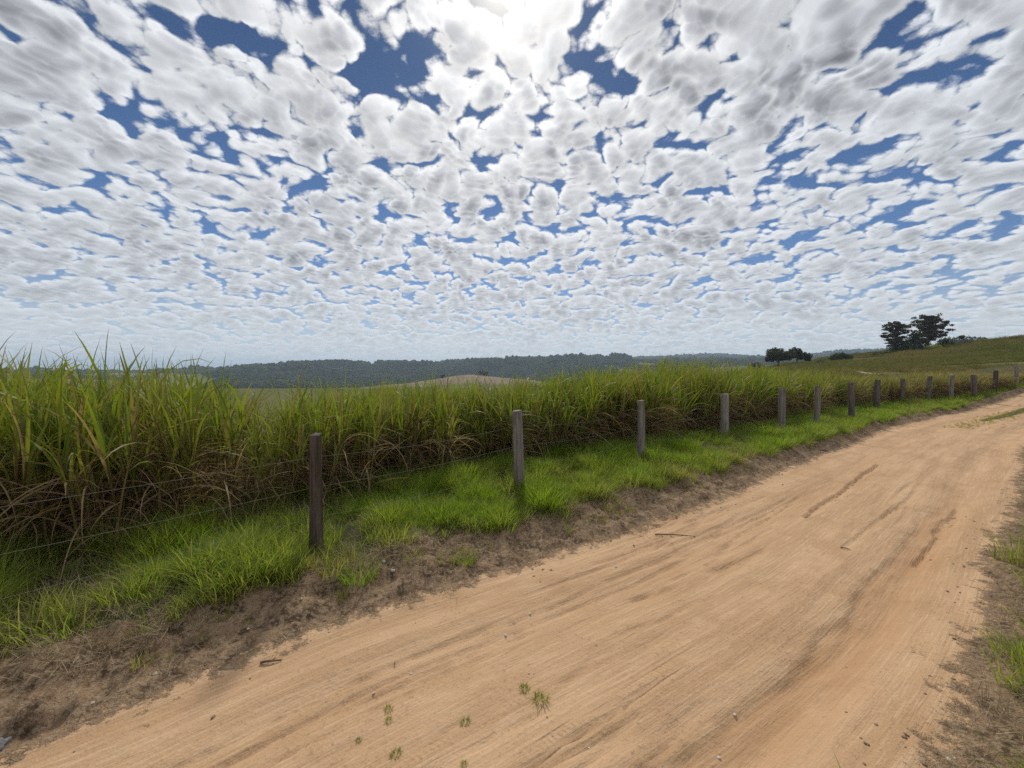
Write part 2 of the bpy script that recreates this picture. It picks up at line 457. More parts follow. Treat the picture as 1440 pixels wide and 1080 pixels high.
def mat_near_ground():
    """one soil for road and banks: dry sand, damp wheel track, dark crumbled bank; laid out along the road"""
    m, T = material('sandy_soil')
    uv = T.n('ShaderNodeUVMap', uv_map='road').outputs[0]
    t, s, _ = T.sep(uv)
    P = T.n('ShaderNodeNewGeometry').outputs['Position']
    zone = T.n('ShaderNodeVertexColor', layer_name='zone').outputs[0]
    bank, damp, green = T.sep(zone)
    c1 = T.comb(T.m('MULTIPLY', t, .33), T.m('MULTIPLY', s, 4.5))
    c2 = T.comb(T.m('MULTIPLY', t, .9), T.m('MULTIPLY', s, 17.0))
    c3 = T.comb(T.m('MULTIPLY', t, 2.5), T.m('MULTIPLY', s, 60.0))
    streak = T.noise(c1, 1.0, 4, .55)
    streak2 = T.noise(c2, 1.0, 4, .6)
    streak3 = T.noise(c3, 1.0, 3, .6)
    patch = T.noise(P, 1.6, 5, .6)
    grain = T.noise(P, 90.0, 4, .7)
    speck = T.noise(P, 34.0, 3, .6)
    sand = T.mix(T.ss(streak, .3, .7), (.365, .220, .117), (.485, .312, .180))
    sand = T.mix(T.m('MULTIPLY', T.ss(streak2, .45, .75), .32), sand, (.36, .22, .12))
    sand = T.mix(T.m('MULTIPLY', T.ss(streak3, .50, .66), .45), sand, (.57, .41, .26))
    sand = T.mix(T.m('MULTIPLY', T.ss(patch, .46, .68), .60), sand, (.355, .21, .108))
    sand = T.mix(T.m('MULTIPLY', T.ss(speck, .57, .68), T.ss(patch, .38, .62, .15, .75)), sand, (.24, .15, .085))
    sand = T.mix(T.m('MULTIPLY', T.ss(grain, .35, .75), .30), sand, (.60, .44, .29))
    dampc = T.mix(T.ss(streak2, .3, .7), (.36, .205, .105), (.45, .275, .15))
    sand = T.mix(T.m('MULTIPLY', damp, T.ss(T.noise(P, 2.2, 4, .65), .3, .6, .35, .9)), sand, dampc)
    big = T.noise(P, 7.0, 5, .65)
    mid = T.noise(P, 26.0, 5, .7)
    soil = T.mix(T.ss(big, .36, .62), (.078, .047, .028), (.29, .188, .112))
    soil = T.mix(T.m('MULTIPLY', T.ss(mid, .43, .60), .75), soil, (.36, .265, .17))
    soil = T.mix(T.m('MULTIPLY', T.ss(T.noise(P, 60.0, 3, .7), .56, .68), .8), soil, (.06, .04, .026))
    bk = T.ss(T.m('ADD', bank, T.m('MULTIPLY', T.m('SUBTRACT', T.noise(P, 6.5, 6, .75), .5), 2.0)), .36, .62)
    col = T.mix(bk, sand, soil)
    gk = T.ss(T.m('ADD', green, T.m('MULTIPLY', T.m('SUBTRACT', T.noise(P, 3.0, 5, .7), .5), .9)), .4, .65)
    turf = T.mix(T.ss(mid, .3, .7), (.035, .045, .016), (.09, .085, .035))
    col = T.mix(gk, col, turf)
    # tyre tread: two narrow bands of close ribs
    h = T.m('MULTIPLY', grain, .25)
    h = T.m('MULTIPLY_ADD', streak2, 1.0, h)
    h = T.m('MULTIPLY_ADD', streak3, .6, h)
    h = T.m('MULTIPLY_ADD', speck, .7, h)
    for s0, w in ((.02, .07), (-.28, .06)):
        ds = T.m('ABSOLUTE', T.m('SUBTRACT', s, T.m('MULTIPLY_ADD', T.m('SINE', T.m('MULTIPLY', t, .55)), .05, s0)))
        band = T.m('MULTIPLY', T.ss(ds, w, w * .75), T.m('MULTIPLY', T.m('MULTIPLY', T.ss(T.noise(P, 1.4, 3, .6), .46, .6), T.ss(t, 2.6, 1.2)), T.m('SUBTRACT', 1.0, bk)))
        rib = T.m('SINE', T.m('MULTIPLY_ADD', t, 190.0, T.m('MULTIPLY', ds, 70.0)))
        h = T.m('MULTIPLY_ADD', T.m('MULTIPLY', band, rib), .15, h)
        groove = T.m('MULTIPLY', band, T.ss(ds, w * .55, w * .75))
        h = T.m('MULTIPLY_ADD', groove, -.8, h)
    hb = T.m('MULTIPLY_ADD', mid, 3.0, T.m('MULTIPLY', T.noise(P, 70.0, 4, .7), 2.0))
    h = T.m('ADD', T.m('MULTIPLY', h, T.m('SUBTRACT', 1.0, bk)), T.m('MULTIPLY', hb, bk))
    return finish(m, T, principled(T, col, .95, bump(T, h, .8, .012), .15))

def mat_land():
    m, T = material('open_land')
    P = T.n('ShaderNodeNewGeometry').outputs['Position']
    zone = T.n('ShaderNodeVertexColor', layer_name='zone').outputs[0]
    f, pas, past = T.sep(zone)         # forest floor, pale stubble, pasture
    big = T.noise(P, .012, 5, .6)
    mid = T.noise(P, .07, 5, .65)
    fine = T.noise(P, .7, 5, .7)
    x, y, z = T.sep(P)
    base = T.mix(T.ss(big, .4, .6), (.10, .105, .035), (.17, .135, .062))
    base = T.mix(T.m('MULTIPLY', T.ss(mid, .45, .7), .6), base, (.06, .075, .026))
    stub = T.mix(T.ss(mid, .35, .65), (.19, .14, .095), (.14, .105, .065))
    stub = T.mix(T.m('MULTIPLY', T.ss(T.noise(T.comb(T.m('MULTIPLY', x, .25), T.m('MULTIPLY', y, .02)), 1.0, 3), .45, .6), .5), stub, (.225, .17, .12))
    grass = T.mix(T.ss(T.noise(P, .12, 5, .65), .38, .62), (.062, .070, .020), (.115, .10, .034))
    grass = T.mix(T.m('MULTIPLY', T.ss(T.noise(P, .055, 4, .7), .50, .64), .85), grass, (.032, .035, .015))
    grass = T.mix(T.m('MULTIPLY', T.ss(fine, .5, .7), .45), grass, (.115, .098, .04))
    col = T.mix(f, base, (.022, .030, .014))
    col = T.mix(pas, col, stub)
    col = T.mix(past, col, grass)
    h = T.m('MULTIPLY_ADD', fine, .35, T.m('MULTIPLY', T.noise(P, 3.0, 4, .7), .12))
    return finish(m, T, principled(T, col, .95, bump(T, h, .7, 1.0), .1))

def leaf_mat(name, ramp, trans=.45, rough=.5, spec=.25, tint=True):
    """ramp: list of (lush, other) colours mixed by the blade's own random value and its dryness"""
    m, T = material(name)
    at = T.sep(T.n('ShaderNodeVertexColor', layer_name='bc').outputs[0])
    rnd, dry, stalk = at
    ir = T.n('ShaderNodeObjectInfo').outputs['Random']
    lush = T.mix(rnd, ramp[0], ramp[1])
    lush = T.mix(T.m('MULTIPLY', ir, .5), lush, ramp[2])
    dead = T.mix(rnd, ramp[3], ramp[4])
    if tint:
        tv = T.n('ShaderNodeAttribute', attribute_type='INSTANCER', attribute_name='tint').outputs['Fac']
        dry = T.m('ADD', dry, tv, clamp=True)
    col = T.mix(dry, lush, dead)
    d = T.n('ShaderNodeBsdfPrincipled', {'Base Color': col, 'Roughness': rough, 'Specular IOR Level': spec})
    tr = T.n('ShaderNodeBsdfTranslucent', {'Color': T.mix(1.0, col, (1.25, 1.3, .75), 'MULTIPLY')})
    mx = T.n('ShaderNodeMixShader', {0: trans, 1: d.outputs[0], 2: tr.outputs[0]})
    return finish(m, T, mx.outputs[0])

def mat_wood(name, a, b, c):
    m, T = material(name)
    tc = T.n('ShaderNodeTexCoord').outputs['Object']
    x, y, z = T.sep(tc)
    st = T.comb(T.m('MULTIPLY', x, 26.0), T.m('MULTIPLY', y, 26.0), T.m('MULTIPLY', z, 1.7))
    g = T.noise(st, 1.0, 5, .65)
    g2 = T.noise(T.comb(T.m('MULTIPLY', x, 90.0), T.m('MULTIPLY', y, 90.0), T.m('MULTIPLY', z, 4.0)), 1.0, 4, .6)
    col = T.mix(T.ss(g, .35, .65), a, b)
    col = T.mix(T.m('MULTIPLY', T.ss(g2, .5, .7), .7), col, c)
    col = T.mix(T.m('MULTIPLY', T.ss(T.noise(tc, 7.0, 4, .7), .58, .72), .5), col, (.15, .15, .12))
    h = T.m('MULTIPLY_ADD', g, 1.0, T.m('MULTIPLY', g2, .6))
    return finish(m, T, principled(T, col, .85, bump(T, h, .9, .012), .2))
def mat_plain(name, a, b, scale=6.0, rough=.85, bumps=.4):
    m, T = material(name)
    P = T.n('ShaderNodeTexCoord').outputs['Object']
    n1 = T.noise(P, scale, 5, .65)
    return finish(m, T, principled(T, T.mix(T.ss(n1, .3, .7), a, b), rough, bump(T, n1, bumps, .02)))

# ------------------------------------------------------------------ ground sheets
def steps(*segs):
    out = []
    for a, b, h in segs:
        n = max(1, int(round((b - a) / h)))
        out.append(np.linspace(a, b, n, endpoint=False))
    return np.concatenate(out + [[segs[-1][1]]])
TG = steps((-11, -4, .2), (-4, 7.5, .023), (7.5, 16, .06), (16, 60, .25))
soil = mat_near_ground()
def strip(name, smin, smax, frac):
    """smin/smax: functions of t; frac: 0..1 columns"""
    a, b = smin(TG), smax(TG)
    S = a[:, None] + (b - a)[:, None] * frac[None, :]
    TT = np.repeat(TG[:, None], len(frac), 1)
    t, s = TT.ravel(), S.ravel()
    x, y = ts_to_xy(t, s)
    z = verge_z(t, s)
    el, er = edge_left(t), edge_right(t)
    d, e = s - el, er - s
    bw = bank_width(t)
    bank = np.maximum(sstep(d, -.34, .26), sstep(e, -.36, .26) * .95)
    bank = np.maximum(bank, np.clip(groove(t, s) * 7, 0, .27))
    lip = -.60 + .10 * fbm(t * .5, 0 * t, 3, seed=18) + .06 * fbm(t * 3.2, 0 * t, 3, seed=19)
    damp = (1 - sstep(s, lip - .05, lip + .02)) * sstep(s, lip - .50, lip - .14) * sstep(t, .4, 2.0) * (1 - sstep(t, 5, 10))
    damp = np.maximum(damp, .5 * gauss(s, .7, .22) * sstep(fbm(t * .3, s * .6, 3, seed=33), .05, .4))
    green = np.maximum(sstep(d, bw * .7, bw * 1.2), sstep(e, .12, .5))
    green = np.maximum(green, .95 * gauss(s, .25, .22) * sstep(t, 19, 23))
    zone = np.stack([bank, damp, green, np.ones_like(s)], -1)
    o = mesh(name, np.stack([x, y, z], -1), grid_faces(len(TG), len(frac)), soil,
             attrs={'road': ('UV', 0, np.stack([t, s], -1)), 'zone': ('FLOAT_COLOR', 'POINT', zone)})
    return tag(o, kind='structure')
lin = np.linspace(0, 1, 132)
strip('dirt_road', edge_right, edge_left, lin)
fl = np.concatenate([np.linspace(0, .30, 64), np.linspace(.30, 1, 46)[1:]])
strip('grass_verge', edge_left, lambda t: 7.0 + 0 * t, fl)
strip('grass_verge', lambda t: -7.4 + 0 * t, edge_right, 1 - fl[::-1])

def build_land():
    th = np.concatenate([np.arange(-180, -64, 4.0), np.arange(-64, 64, .25), np.arange(64, 180, 4.0)])
    rr = np.concatenate([[.3, 1.0, 1.8], 2.5 * 1.03 ** np.arange(0, 277)])
    rr = rr[rr < 9000]; rr = np.append(rr, 9000.0)
    A, B = np.meshgrid(R(1) * th, rr, indexing='ij')
    x, y = (np.sin(A) * B).ravel(), (np.cos(A) * B).ravel()
    z = land(x, y)
    r = np.hypot(x, y)
    near = r < 90
    t, s = xy_to_ts(x[near], y[near])
    inside = sstep(s, -7.4, -6.8) * (1 - sstep(s, 6.5, 7.0)) * sstep(t, -11.4, -10.6) * (1 - sstep(t, 59, 60))
    z[near] -= .35 * inside
    u = 720 + FPX * np.tan(np.clip(np.arctan2(x, y), R(-62), R(62)))
    front = np.abs(np.arctan2(x, y)) < R(66)
    nz = fbm(x / 160, y / 160, 4, seed=41)
    forest = forest_mask(x, y, r, u)
    dome = np.exp(-((u - 655) / 95) ** 2) * sstep(r, 230, 290) * (1 - sstep(r, 520, 640))
    low = sstep(u, 240, 330) * (1 - sstep(u, 560, 640)) * sstep(r, 240, 320) * (1 - sstep(r, 640, 720))
    stub = np.clip(sstep(dome + nz * .25, .28, .5) + sstep(low + nz * .7, .35, .65) * .8 + (sstep(nz, .32, .45) * (r > 2900) * .4), 0, 1)
    past = np.clip(sstep(u, 985, 1060) * (1 - sstep(r, 260, 420)) + (u > 760) * (r > 250) * 1.0 + (u < 300) * sstep(nz, -.12, .1) * (r > 200) * .6, 0, 1)
    zone = np.stack([forest, stub * (1 - forest), past * front, np.ones_like(x)], -1)
    f = grid_faces(len(th), len(rr), False)
    # close the ring behind the camera
    n = len(rr)
    a = np.arange(n - 1) + (len(th) - 1) * n; b = np.arange(n - 1)
    f = np.concatenate([f, np.stack([a, b, b + 1, a + 1], -1)])
    f = f[:, ::-1]
    o = mesh('terrain', np.stack([x, y, z], -1), f, mat_land(), attrs={'zone': ('FLOAT_COLOR', 'POINT', zone)})
    return tag(o, kind='structure')
def forest_mask(x, y, r, u):
    n = fbm(x / 120, y / 120, 4, seed=42)
    a = sstep(u + n * 90, 285, 335) * (1 - sstep(u + n * 60, 850, 900)) * sstep(r + n * 130, 700, 745) * (1 - sstep(r, 1250, 1450))
    b = sstep(u, 840, 900) * sstep(r + n * 500, 1750, 1950) * (1 - sstep(r, 2400, 2700))
    c = sstep(n, .08, .2) * sstep(r, 900, 1000) * (1 - sstep(r, 2600, 2900)) * (np.abs(np.arctan2(x, y)) < R(62))
    d = sstep(u, 840, 900) * sstep(r + n * 260, 820, 960) * (1 - sstep(r, 1700, 1900)) * (n > -.12)
    return np.clip(np.maximum(np.maximum(np.maximum(a, b), c * .9), d), 0, 1)
terrain = build_land()

# ------------------------------------------------------------------ leaf and stalk builders
def blade_set(base, az, t0, t1, L, W, nseg, dry, prof='grass', power=1.5, twist=None):
    base = np.asarray(base, float); N = len(az)
    u = np.linspace(0, 1, nseg + 1)
    tilt = t0[:, None] + (t1 - t0)[:, None] * u[None] ** power
    tm = (tilt[:, 1:] + tilt[:, :-1]) / 2
    dh, dz = np.sin(tm) * (L / nseg)[:, None], np.cos(tm) * (L / nseg)[:, None]
    H = np.concatenate([np.zeros((N, 1)), np.cumsum(dh, 1)], 1)
    Z = np.concatenate([np.zeros((N, 1)), np.cumsum(dz, 1)], 1)
    ca, sa = np.cos(az)[:, None], np.sin(az)[:, None]
    P = np.stack([base[:, 0:1] + H * ca, base[:, 1:2] + H * sa, base[:, 2:3] + Z], -1)
    w = {'grass': (1 - u) ** .75 * .95 + .05, 'cane': np.minimum(1, (u + .12) * 2.4) * (1 - u) ** .7 + .03}[prof]
    tw = np.zeros(N) if twist is None else twist
    tw = tw[:, None] * (.5 + u[None])
    nx, ny, nz = np.cos(tilt) * ca, np.cos(tilt) * sa, -np.sin(tilt)
    wx = -sa * np.cos(tw) + nx * np.sin(tw); wy = ca * np.cos(tw) + ny * np.sin(tw); wz = nz * np.sin(tw)
    wv = np.stack([wx, wy, wz], -1) * (W[:, None] * w[None] / 2)[..., None]
    V = np.stack([P - wv, P + wv], 2).reshape(-1, 3)
    k = (nseg + 1) * 2
    q = np.array([[2 * i, 2 * i + 1, 2 * i + 3, 2 * i + 2] for i in range(nseg)])
    F = (q[None] + (np.arange(N) * k)[:, None, None]).reshape(-1, 4)
    rn = np.repeat(rng.random(N), k); dr = np.repeat(np.asarray(dry, float) * np.ones(N), k)
    C = np.stack([rn, dr, np.zeros_like(rn), np.ones_like(rn)], -1)
    return V, F, C
def tube_set(paths, radii, sides=6, dry=.5, bits=None):
    V, F, C = [], [], []; off = 0
    for p, r in zip(paths, radii):
        p = np.asarray(p, float); r = np.asarray(r, float)
        tg = np.gradient(p, axis=0); tg /= np.maximum(1e-9, np.linalg.norm(tg, axis=1))[:, None]
        ref = np.where(np.abs(tg[:, 2:3]) > .9, [[1., 0, 0]], [[0, 0, 1.]])
        a = np.cross(tg, ref); a /= np.linalg.norm(a, axis=1)[:, None]
        b = np.cross(tg, a)
        ang = np.linspace(0, 2 * np.pi, sides, endpoint=False)
        v = p[:, None] + (a[:, None] * np.cos(ang)[None, :, None] + b[:, None] * np.sin(ang)[None, :, None]) * r[:, None, None]
        V.append(v.reshape(-1, 3)); F.append(grid_faces(len(p), sides, True) if False else wrapf(len(p), sides) + off)
        rn = rng.random()
        C.append(np.tile([rn, dry, 1, 1], (len(p) * sides, 1))); off += len(p) * sides
    return np.concatenate(V), np.concatenate(F), np.concatenate(C)
def wrapf(n, k):
    i, j = np.meshgrid(np.arange(n - 1), np.arange(k), indexing='ij')
    j2 = (j + 1) % k
    return np.stack([i * k + j, i * k + j2, (i + 1) * k + j2, (i + 1) * k + j], -1).reshape(-1, 4)
def join(*sets):
    V, F, C = [], [], []; o = 0
    for v, f, c in sets:
        V.append(v); F.append(f + o); C.append(c); o += len(v)
    return np.concatenate(V), np.concatenate(F), np.concatenate(C)
def plant_mesh(name, s, mat, parent=None, link=True):
    return mesh(name, s[0], s[1], mat, parent, attrs={'bc': ('FLOAT_COLOR', 'POINT', s[2])}, link=link)
U = lambda a, b, n: rng.uniform(a, b, n)

M_GRASS = leaf_mat('verge_grass', [(.10, .205, .015), (.225, .32, .026), (.29, .33, .04), (.40, .33, .15), (.24, .18, .08)], .58, .45, .35)
M_CANE = leaf_mat('cane_leaf', [(.085, .150, .014), (.215, .255, .020), (.28, .265, .040), (.40, .28, .155), (.12, .062, .034)], .45, .5, .3)
M_STRAW = leaf_mat('dry_straw', [(.42, .32, .19), (.26, .18, .10), (.16, .11, .07), (.46, .37, .24), (.14, .10, .065)], .2, .8, .1)
M_TREE = leaf_mat('tree_leaf', [(.022, .040, .012), (.040, .062, .018), (.05, .06, .02), (.10, .075, .03), (.06, .04, .03)], .25, .6, .2, tint=False)
M_CEDAR = leaf_mat('conifer_leaf', [(.030, .040, .018), (.055, .058, .026), (.07, .06, .035), (.12, .075, .055), (.09, .055, .04)], .2, .6, .2, tint=False)
M_BARK = mat_plain('bark', (.05, .038, .028), (.11, .085, .062), 5.0)

def grass_tuft(n, rad, h0, h1, w, dry=.06, lean=.6):
    a = U(0, 6.283, n); rr = rad * np.sqrt(U(0, 1, n))
    base = np.stack([rr * np.cos(a), rr * np.sin(a), np.full(n, -.02)], -1)
    az = a + rng.normal(0, .9, n)
    t0 = U(.02, .30, n) + lean * .35 * rr / rad; t1 = t0 + U(.2, 1.25, n)
    return blade_set(base, az, t0, t1, U(h0, h1, n), U(.6, 1.1, n) * w, 4, (rng.random(n) < dry) * U(.5, 1, n), 'grass', 1.4, rng.normal(0, .5, n))
def straw_tuft(n, rad, h0, h1, w):
    a = U(0, 6.283, n); rr = rad * np.sqrt(U(0, 1, n))
    base = np.stack([rr * np.cos(a), rr * np.sin(a), U(-.01, .02, n)], -1)
    t0 = U(.5, 1.5, n); t1 = t0 + U(-.1, .6, n)
    return blade_set(base, U(0, 6.283, n), t0, t1, U(h0, h1, n), U(.6, 1.1, n) * w, 3, rng.random(n), 'grass', 1.2)
def cane_set(nst, rad, hs=(.72, 1.10), leaves=8, dead=16, up=1.0):
    sets = []; paths = []; radii = []
    gb, ga, g0, g1, gl, gw = [], [], [], [], [], []
    db, da, d0, d1, dl, dw = [], [], [], [], [], []
    for i in range(nst):
        a = U(0, 6.283, 1)[0]; r = rad * math.sqrt(rng.random())
        b = np.array([r * math.cos(a), r * math.sin(a), -.05])
        H = U(*hs, 1)[0]; lean = U(0, .26, 1)[0] + .16 * r / rad; la = a + rng.normal(0, .8)
        zz = np.linspace(0, H + .05, 6)
        p = np.stack([b[0] + np.cos(la) * lean * zz ** 1.4, b[1] + np.sin(la) * lean * zz ** 1.4, b[2] + zz], -1)
        paths.append(p); radii.append(np.linspace(.013, .007, 6))
        def at(f): 
            q = f * 5; k = min(4, int(q)); return p[k] + (p[k + 1] - p[k]) * (q - k)
        for j in range(leaves):
            f = .58 + .42 * (j + rng.random()) / leaves
            gb.append(at(f)); ga.append(rng.uniform(0, 6.283)); t = rng.uniform(.03, .32) * up
            g0.append(t); g1.append(t + (rng.uniform(.05, .75) if rng.random() < .6 else rng.uniform(.9, 2.4)))
            gl.append(rng.uniform(.62, 1.05) * (1.2 - .3 * f)); gw.append(rng.uniform(.018, .042))
        for j in range(dead):
            f = rng.uniform(.05, .88)
            db.append(at(f)); da.append(rng.uniform(0, 6.283)); t = rng.uniform(.3, 1.7)
            d0.append(t); d1.append(min(3.05, t + rng.uniform(.5, 1.9)))
            dl.append(rng.uniform(.35, 1.0)); dw.append(rng.uniform(.010, .024))
    A = lambda v: np.array(v, float)
    stem = tube_set(paths, radii, 5, .75)
    ng, nd = len(ga), len(da)
    gdry = (rng.random(ng) < .10) * U(.4, 1, ng)
    green = blade_set(A(gb), A(ga), A(g0), A(g1), A(gl), A(gw), 7, gdry, 'cane', 1.9, rng.normal(0, .5, ng))
    brown = blade_set(A(db), A(da), A(d0), A(d1), A(dl), A(dw), 6, U(.75, 1, nd), 'cane', 1.0, rng.normal(0, .8, nd))
    return stem, green, brown

# ------------------------------------------------------------------ scattering of uncountable growth
def source_collection(name, objs):
    c = bpy.data.collections.new(name)
    for o in objs: c.objects.link(o)
    return c
def scatter(name, pts, rot, scl, idx, tint, coll, kind='stuff'):
    n = len(pts)
    me = bpy.data.meshes.new(name)
    me.vertices.add(n); me.vertices.foreach_set('co', np.asarray(pts, np.float32).ravel())
    for nm, ty, d in (('rot', 'FLOAT_VECTOR', rot), ('scl', 'FLOAT_VECTOR', scl), ('idx', 'INT', idx), ('tint', 'FLOAT', tint)):
        at = me.attributes.new(nm, ty, 'POINT')
        at.data.foreach_set('vector' if ty == 'FLOAT_VECTOR' else 'value', np.asarray(d, np.int32 if ty == 'INT' else np.float32).ravel())
    o = bpy.data.objects.new(name, me); COL.objects.link(o)
    g = bpy.data.node_groups.new(name, 'GeometryNodeTree')
    g.interface.new_socket('Geometry', in_out='INPUT', socket_type='NodeSocketGeometry')
    g.interface.new_socket('Geometry', in_out='OUTPUT', socket_type='NodeSocketGeometry')
    N, L = g.nodes, g.links
    gi, go = N.new('NodeGroupInput'), N.new('NodeGroupOutput')
    ci = N.new('GeometryNodeCollectionInfo'); ci.inputs[0].default_value = coll
    ci.inputs['Separate Children'].default_value = True; ci.inputs['Reset Children'].default_value = True
    ip = N.new('GeometryNodeInstanceOnPoints'); ip.inputs['Pick Instance'].default_value = True
    L.new(gi.outputs[0], ip.inputs['Points']); L.new(ci.outputs[0], ip.inputs['Instance'])
    def na(nm, ty):
        a = N.new('GeometryNodeInputNamedAttribute'); a.data_type = ty; a.inputs['Name'].default_value = nm
        return a.outputs[0]
    er = N.new('FunctionNodeEulerToRotation')
    L.new(na('rot', 'FLOAT_VECTOR'), er.inputs[0]); L.new(er.outputs[0], ip.inputs['Rotation'])
    L.new(na('scl', 'FLOAT_VECTOR'), ip.inputs['Scale']); L.new(na('idx', 'INT'), ip.inputs['Instance Index'])
    L.new(ip.outputs[0], go.inputs[0])
    md = o.modifiers.new('scatter', 'NODES'); md.node_group = g
    o['kind'] = kind
    return o
def spread(n, tlo, thi, slo, shi, power=1.0):
    """random road coordinates; power > 1 crowds them towards tlo"""
    t = tlo + (thi - tlo) * rng.random(n) ** power
    s = slo + (shi - slo) * rng.random(n)
    return t, s
def place(t, s):
    x, y = ts_to_xy(t, s)
    return np.stack([x, y, verge_z(t, s)], -1)
def rz(n, lean=.12):
    return np.stack([rng.normal(0, lean, n), rng.normal(0, lean, n), U(0, 6.283, n)], -1)
def in_view(p, m=.15):
    """keep what the photograph could see, and a margin around it"""
    return (p[:, 1] > -2.0) & (np.abs(p[:, 0]) < 1.75 * np.maximum(p[:, 1], 0) + 4.0)

TUFTS = [plant_mesh('grass_tuft', grass_tuft(34, .085, .12, .30, .0085), M_GRASS, link=False) for _ in range(6)]
TUFTS += [plant_mesh('grass_tuft', grass_tuft(40, .07, .06, .15, .0055, .15, .9), M_GRASS, link=False) for _ in range(3)]
M_PAST = leaf_mat('pasture_turf', [(.055, .085, .016), (.10, .118, .024), (.14, .13, .036), (.24, .19, .08), (.14, .10, .05)], .4, .7, .1)
PASTS = [plant_mesh('turf_tuft', grass_tuft(46, .09, .06, .2, .008, .1, .9), M_PAST, link=False) for _ in range(5)]
C_PAST = source_collection('turf_tufts', PASTS)
C_TUFT = source_collection('grass_tufts', TUFTS)
STRAWS = [plant_mesh('straw_tuft', straw_tuft(22, .10, .05, .20, .0045), M_STRAW, link=False) for _ in range(4)]
C_STRAW = source_collection('straw_tufts', STRAWS)
def clump_join(*a, **k): return join(*cane_set(*a, **k))
CANES = [plant_mesh('cane_plant', clump_join(6, .30), M_CANE, link=False) for _ in range(9)]
C_CANE = source_collection('cane_plants', CANES)

# front line of the tall grass, measured where its foot meets the verge
FRONT_PX = [(0, 790), (130, 775), (250, 745), (380, 715), (500, 690), (600, 668), (680, 655), (760, 640), (880, 625), (1000, 604), (1100, 590), (1200, 574), (1300, 564), (1440, 553)]
fp = np.array([hit(u, v)[:] for u, v in FRONT_PX])
ft, fs = xy_to_ts(fp[:, 0], fp[:, 1])
order = np.argsort(ft); ft, fs = ft[order], fs[order]
print('front', np.round(ft, 1), np.round(fs, 2))
TOP_U = np.array([-300, 0, 60, 120, 200, 280, 330, 400, 430, 500, 560, 640, 700, 760, 800, 870, 920, 950, 985, 1060, 1150, 1250, 1300, 1440, 1700])
TOP_V = np.array([530, 529, 528, 522, 532, 534, 557, 561, 549, 552, 547, 547, 547, 537, 533, 525, 521, 514, 520, 522, 527, 531, 526, 527, 526])

def build_cane():
    n = 3600
    t = U(-9, 62, n); dep = rng.random(n) ** 1.5 * 5.2
    s = np.interp(t, ft, fs) + .25 * fbm(t * .8, 0 * t, 3, seed=51) + dep
    x, y = ts_to_xy(t, s)
    thin = rng.random(n) < np.where(dep < 1.6, 1, .55)
    gap = (fbm(x * .55, y * .55, 3, seed=52) > -.52) | (x > 9) | (x < -1)
    z = ground(x, y)
    p = np.stack([x, y, z], -1)
    keep = thin & gap & in_view(p) & (rng.random(n) < .8) & (y > .8)
    p, dep = p[keep], dep[keep]
    u = 720 + FPX * p[:, 0] / p[:, 1]
    top = CAM_H - (np.interp(u, TOP_U, TOP_V) - 518) / FPX * p[:, 1] - p[:, 2]
    sc_ = np.clip(top / 1.62, .45, 1.35) * (1 + .19 * np.clip(rng.normal(0, 1, len(p)), -2, 1.3)) * (1 + .34 * fbm(p[:, 0] * 1.2, p[:, 1] * 1.2, 2, seed=53))
    sc_ = np.minimum(sc_, 1.16 * top / 1.62)
    sc_ *= 1 - .12 * (rng.random(len(p)) < .3)
    wd = np.clip(sc_, .8, 1.15)
    dry = np.clip(.55 * sstep(u, 1080, 1420) + .5 * rng.random(len(p)) ** 3 + .28 * fbm(p[:, 0] * .7, p[:, 1] * .7, 3, seed=54), 0, .7) + .0
    o = scatter('tall_grass', p, rz(len(p), .15), np.stack([wd, wd, sc_], -1), rng.integers(0, len(CANES), len(p)), dry, C_CANE)
    return o, p
cane_obj, cane_pts = build_cane()

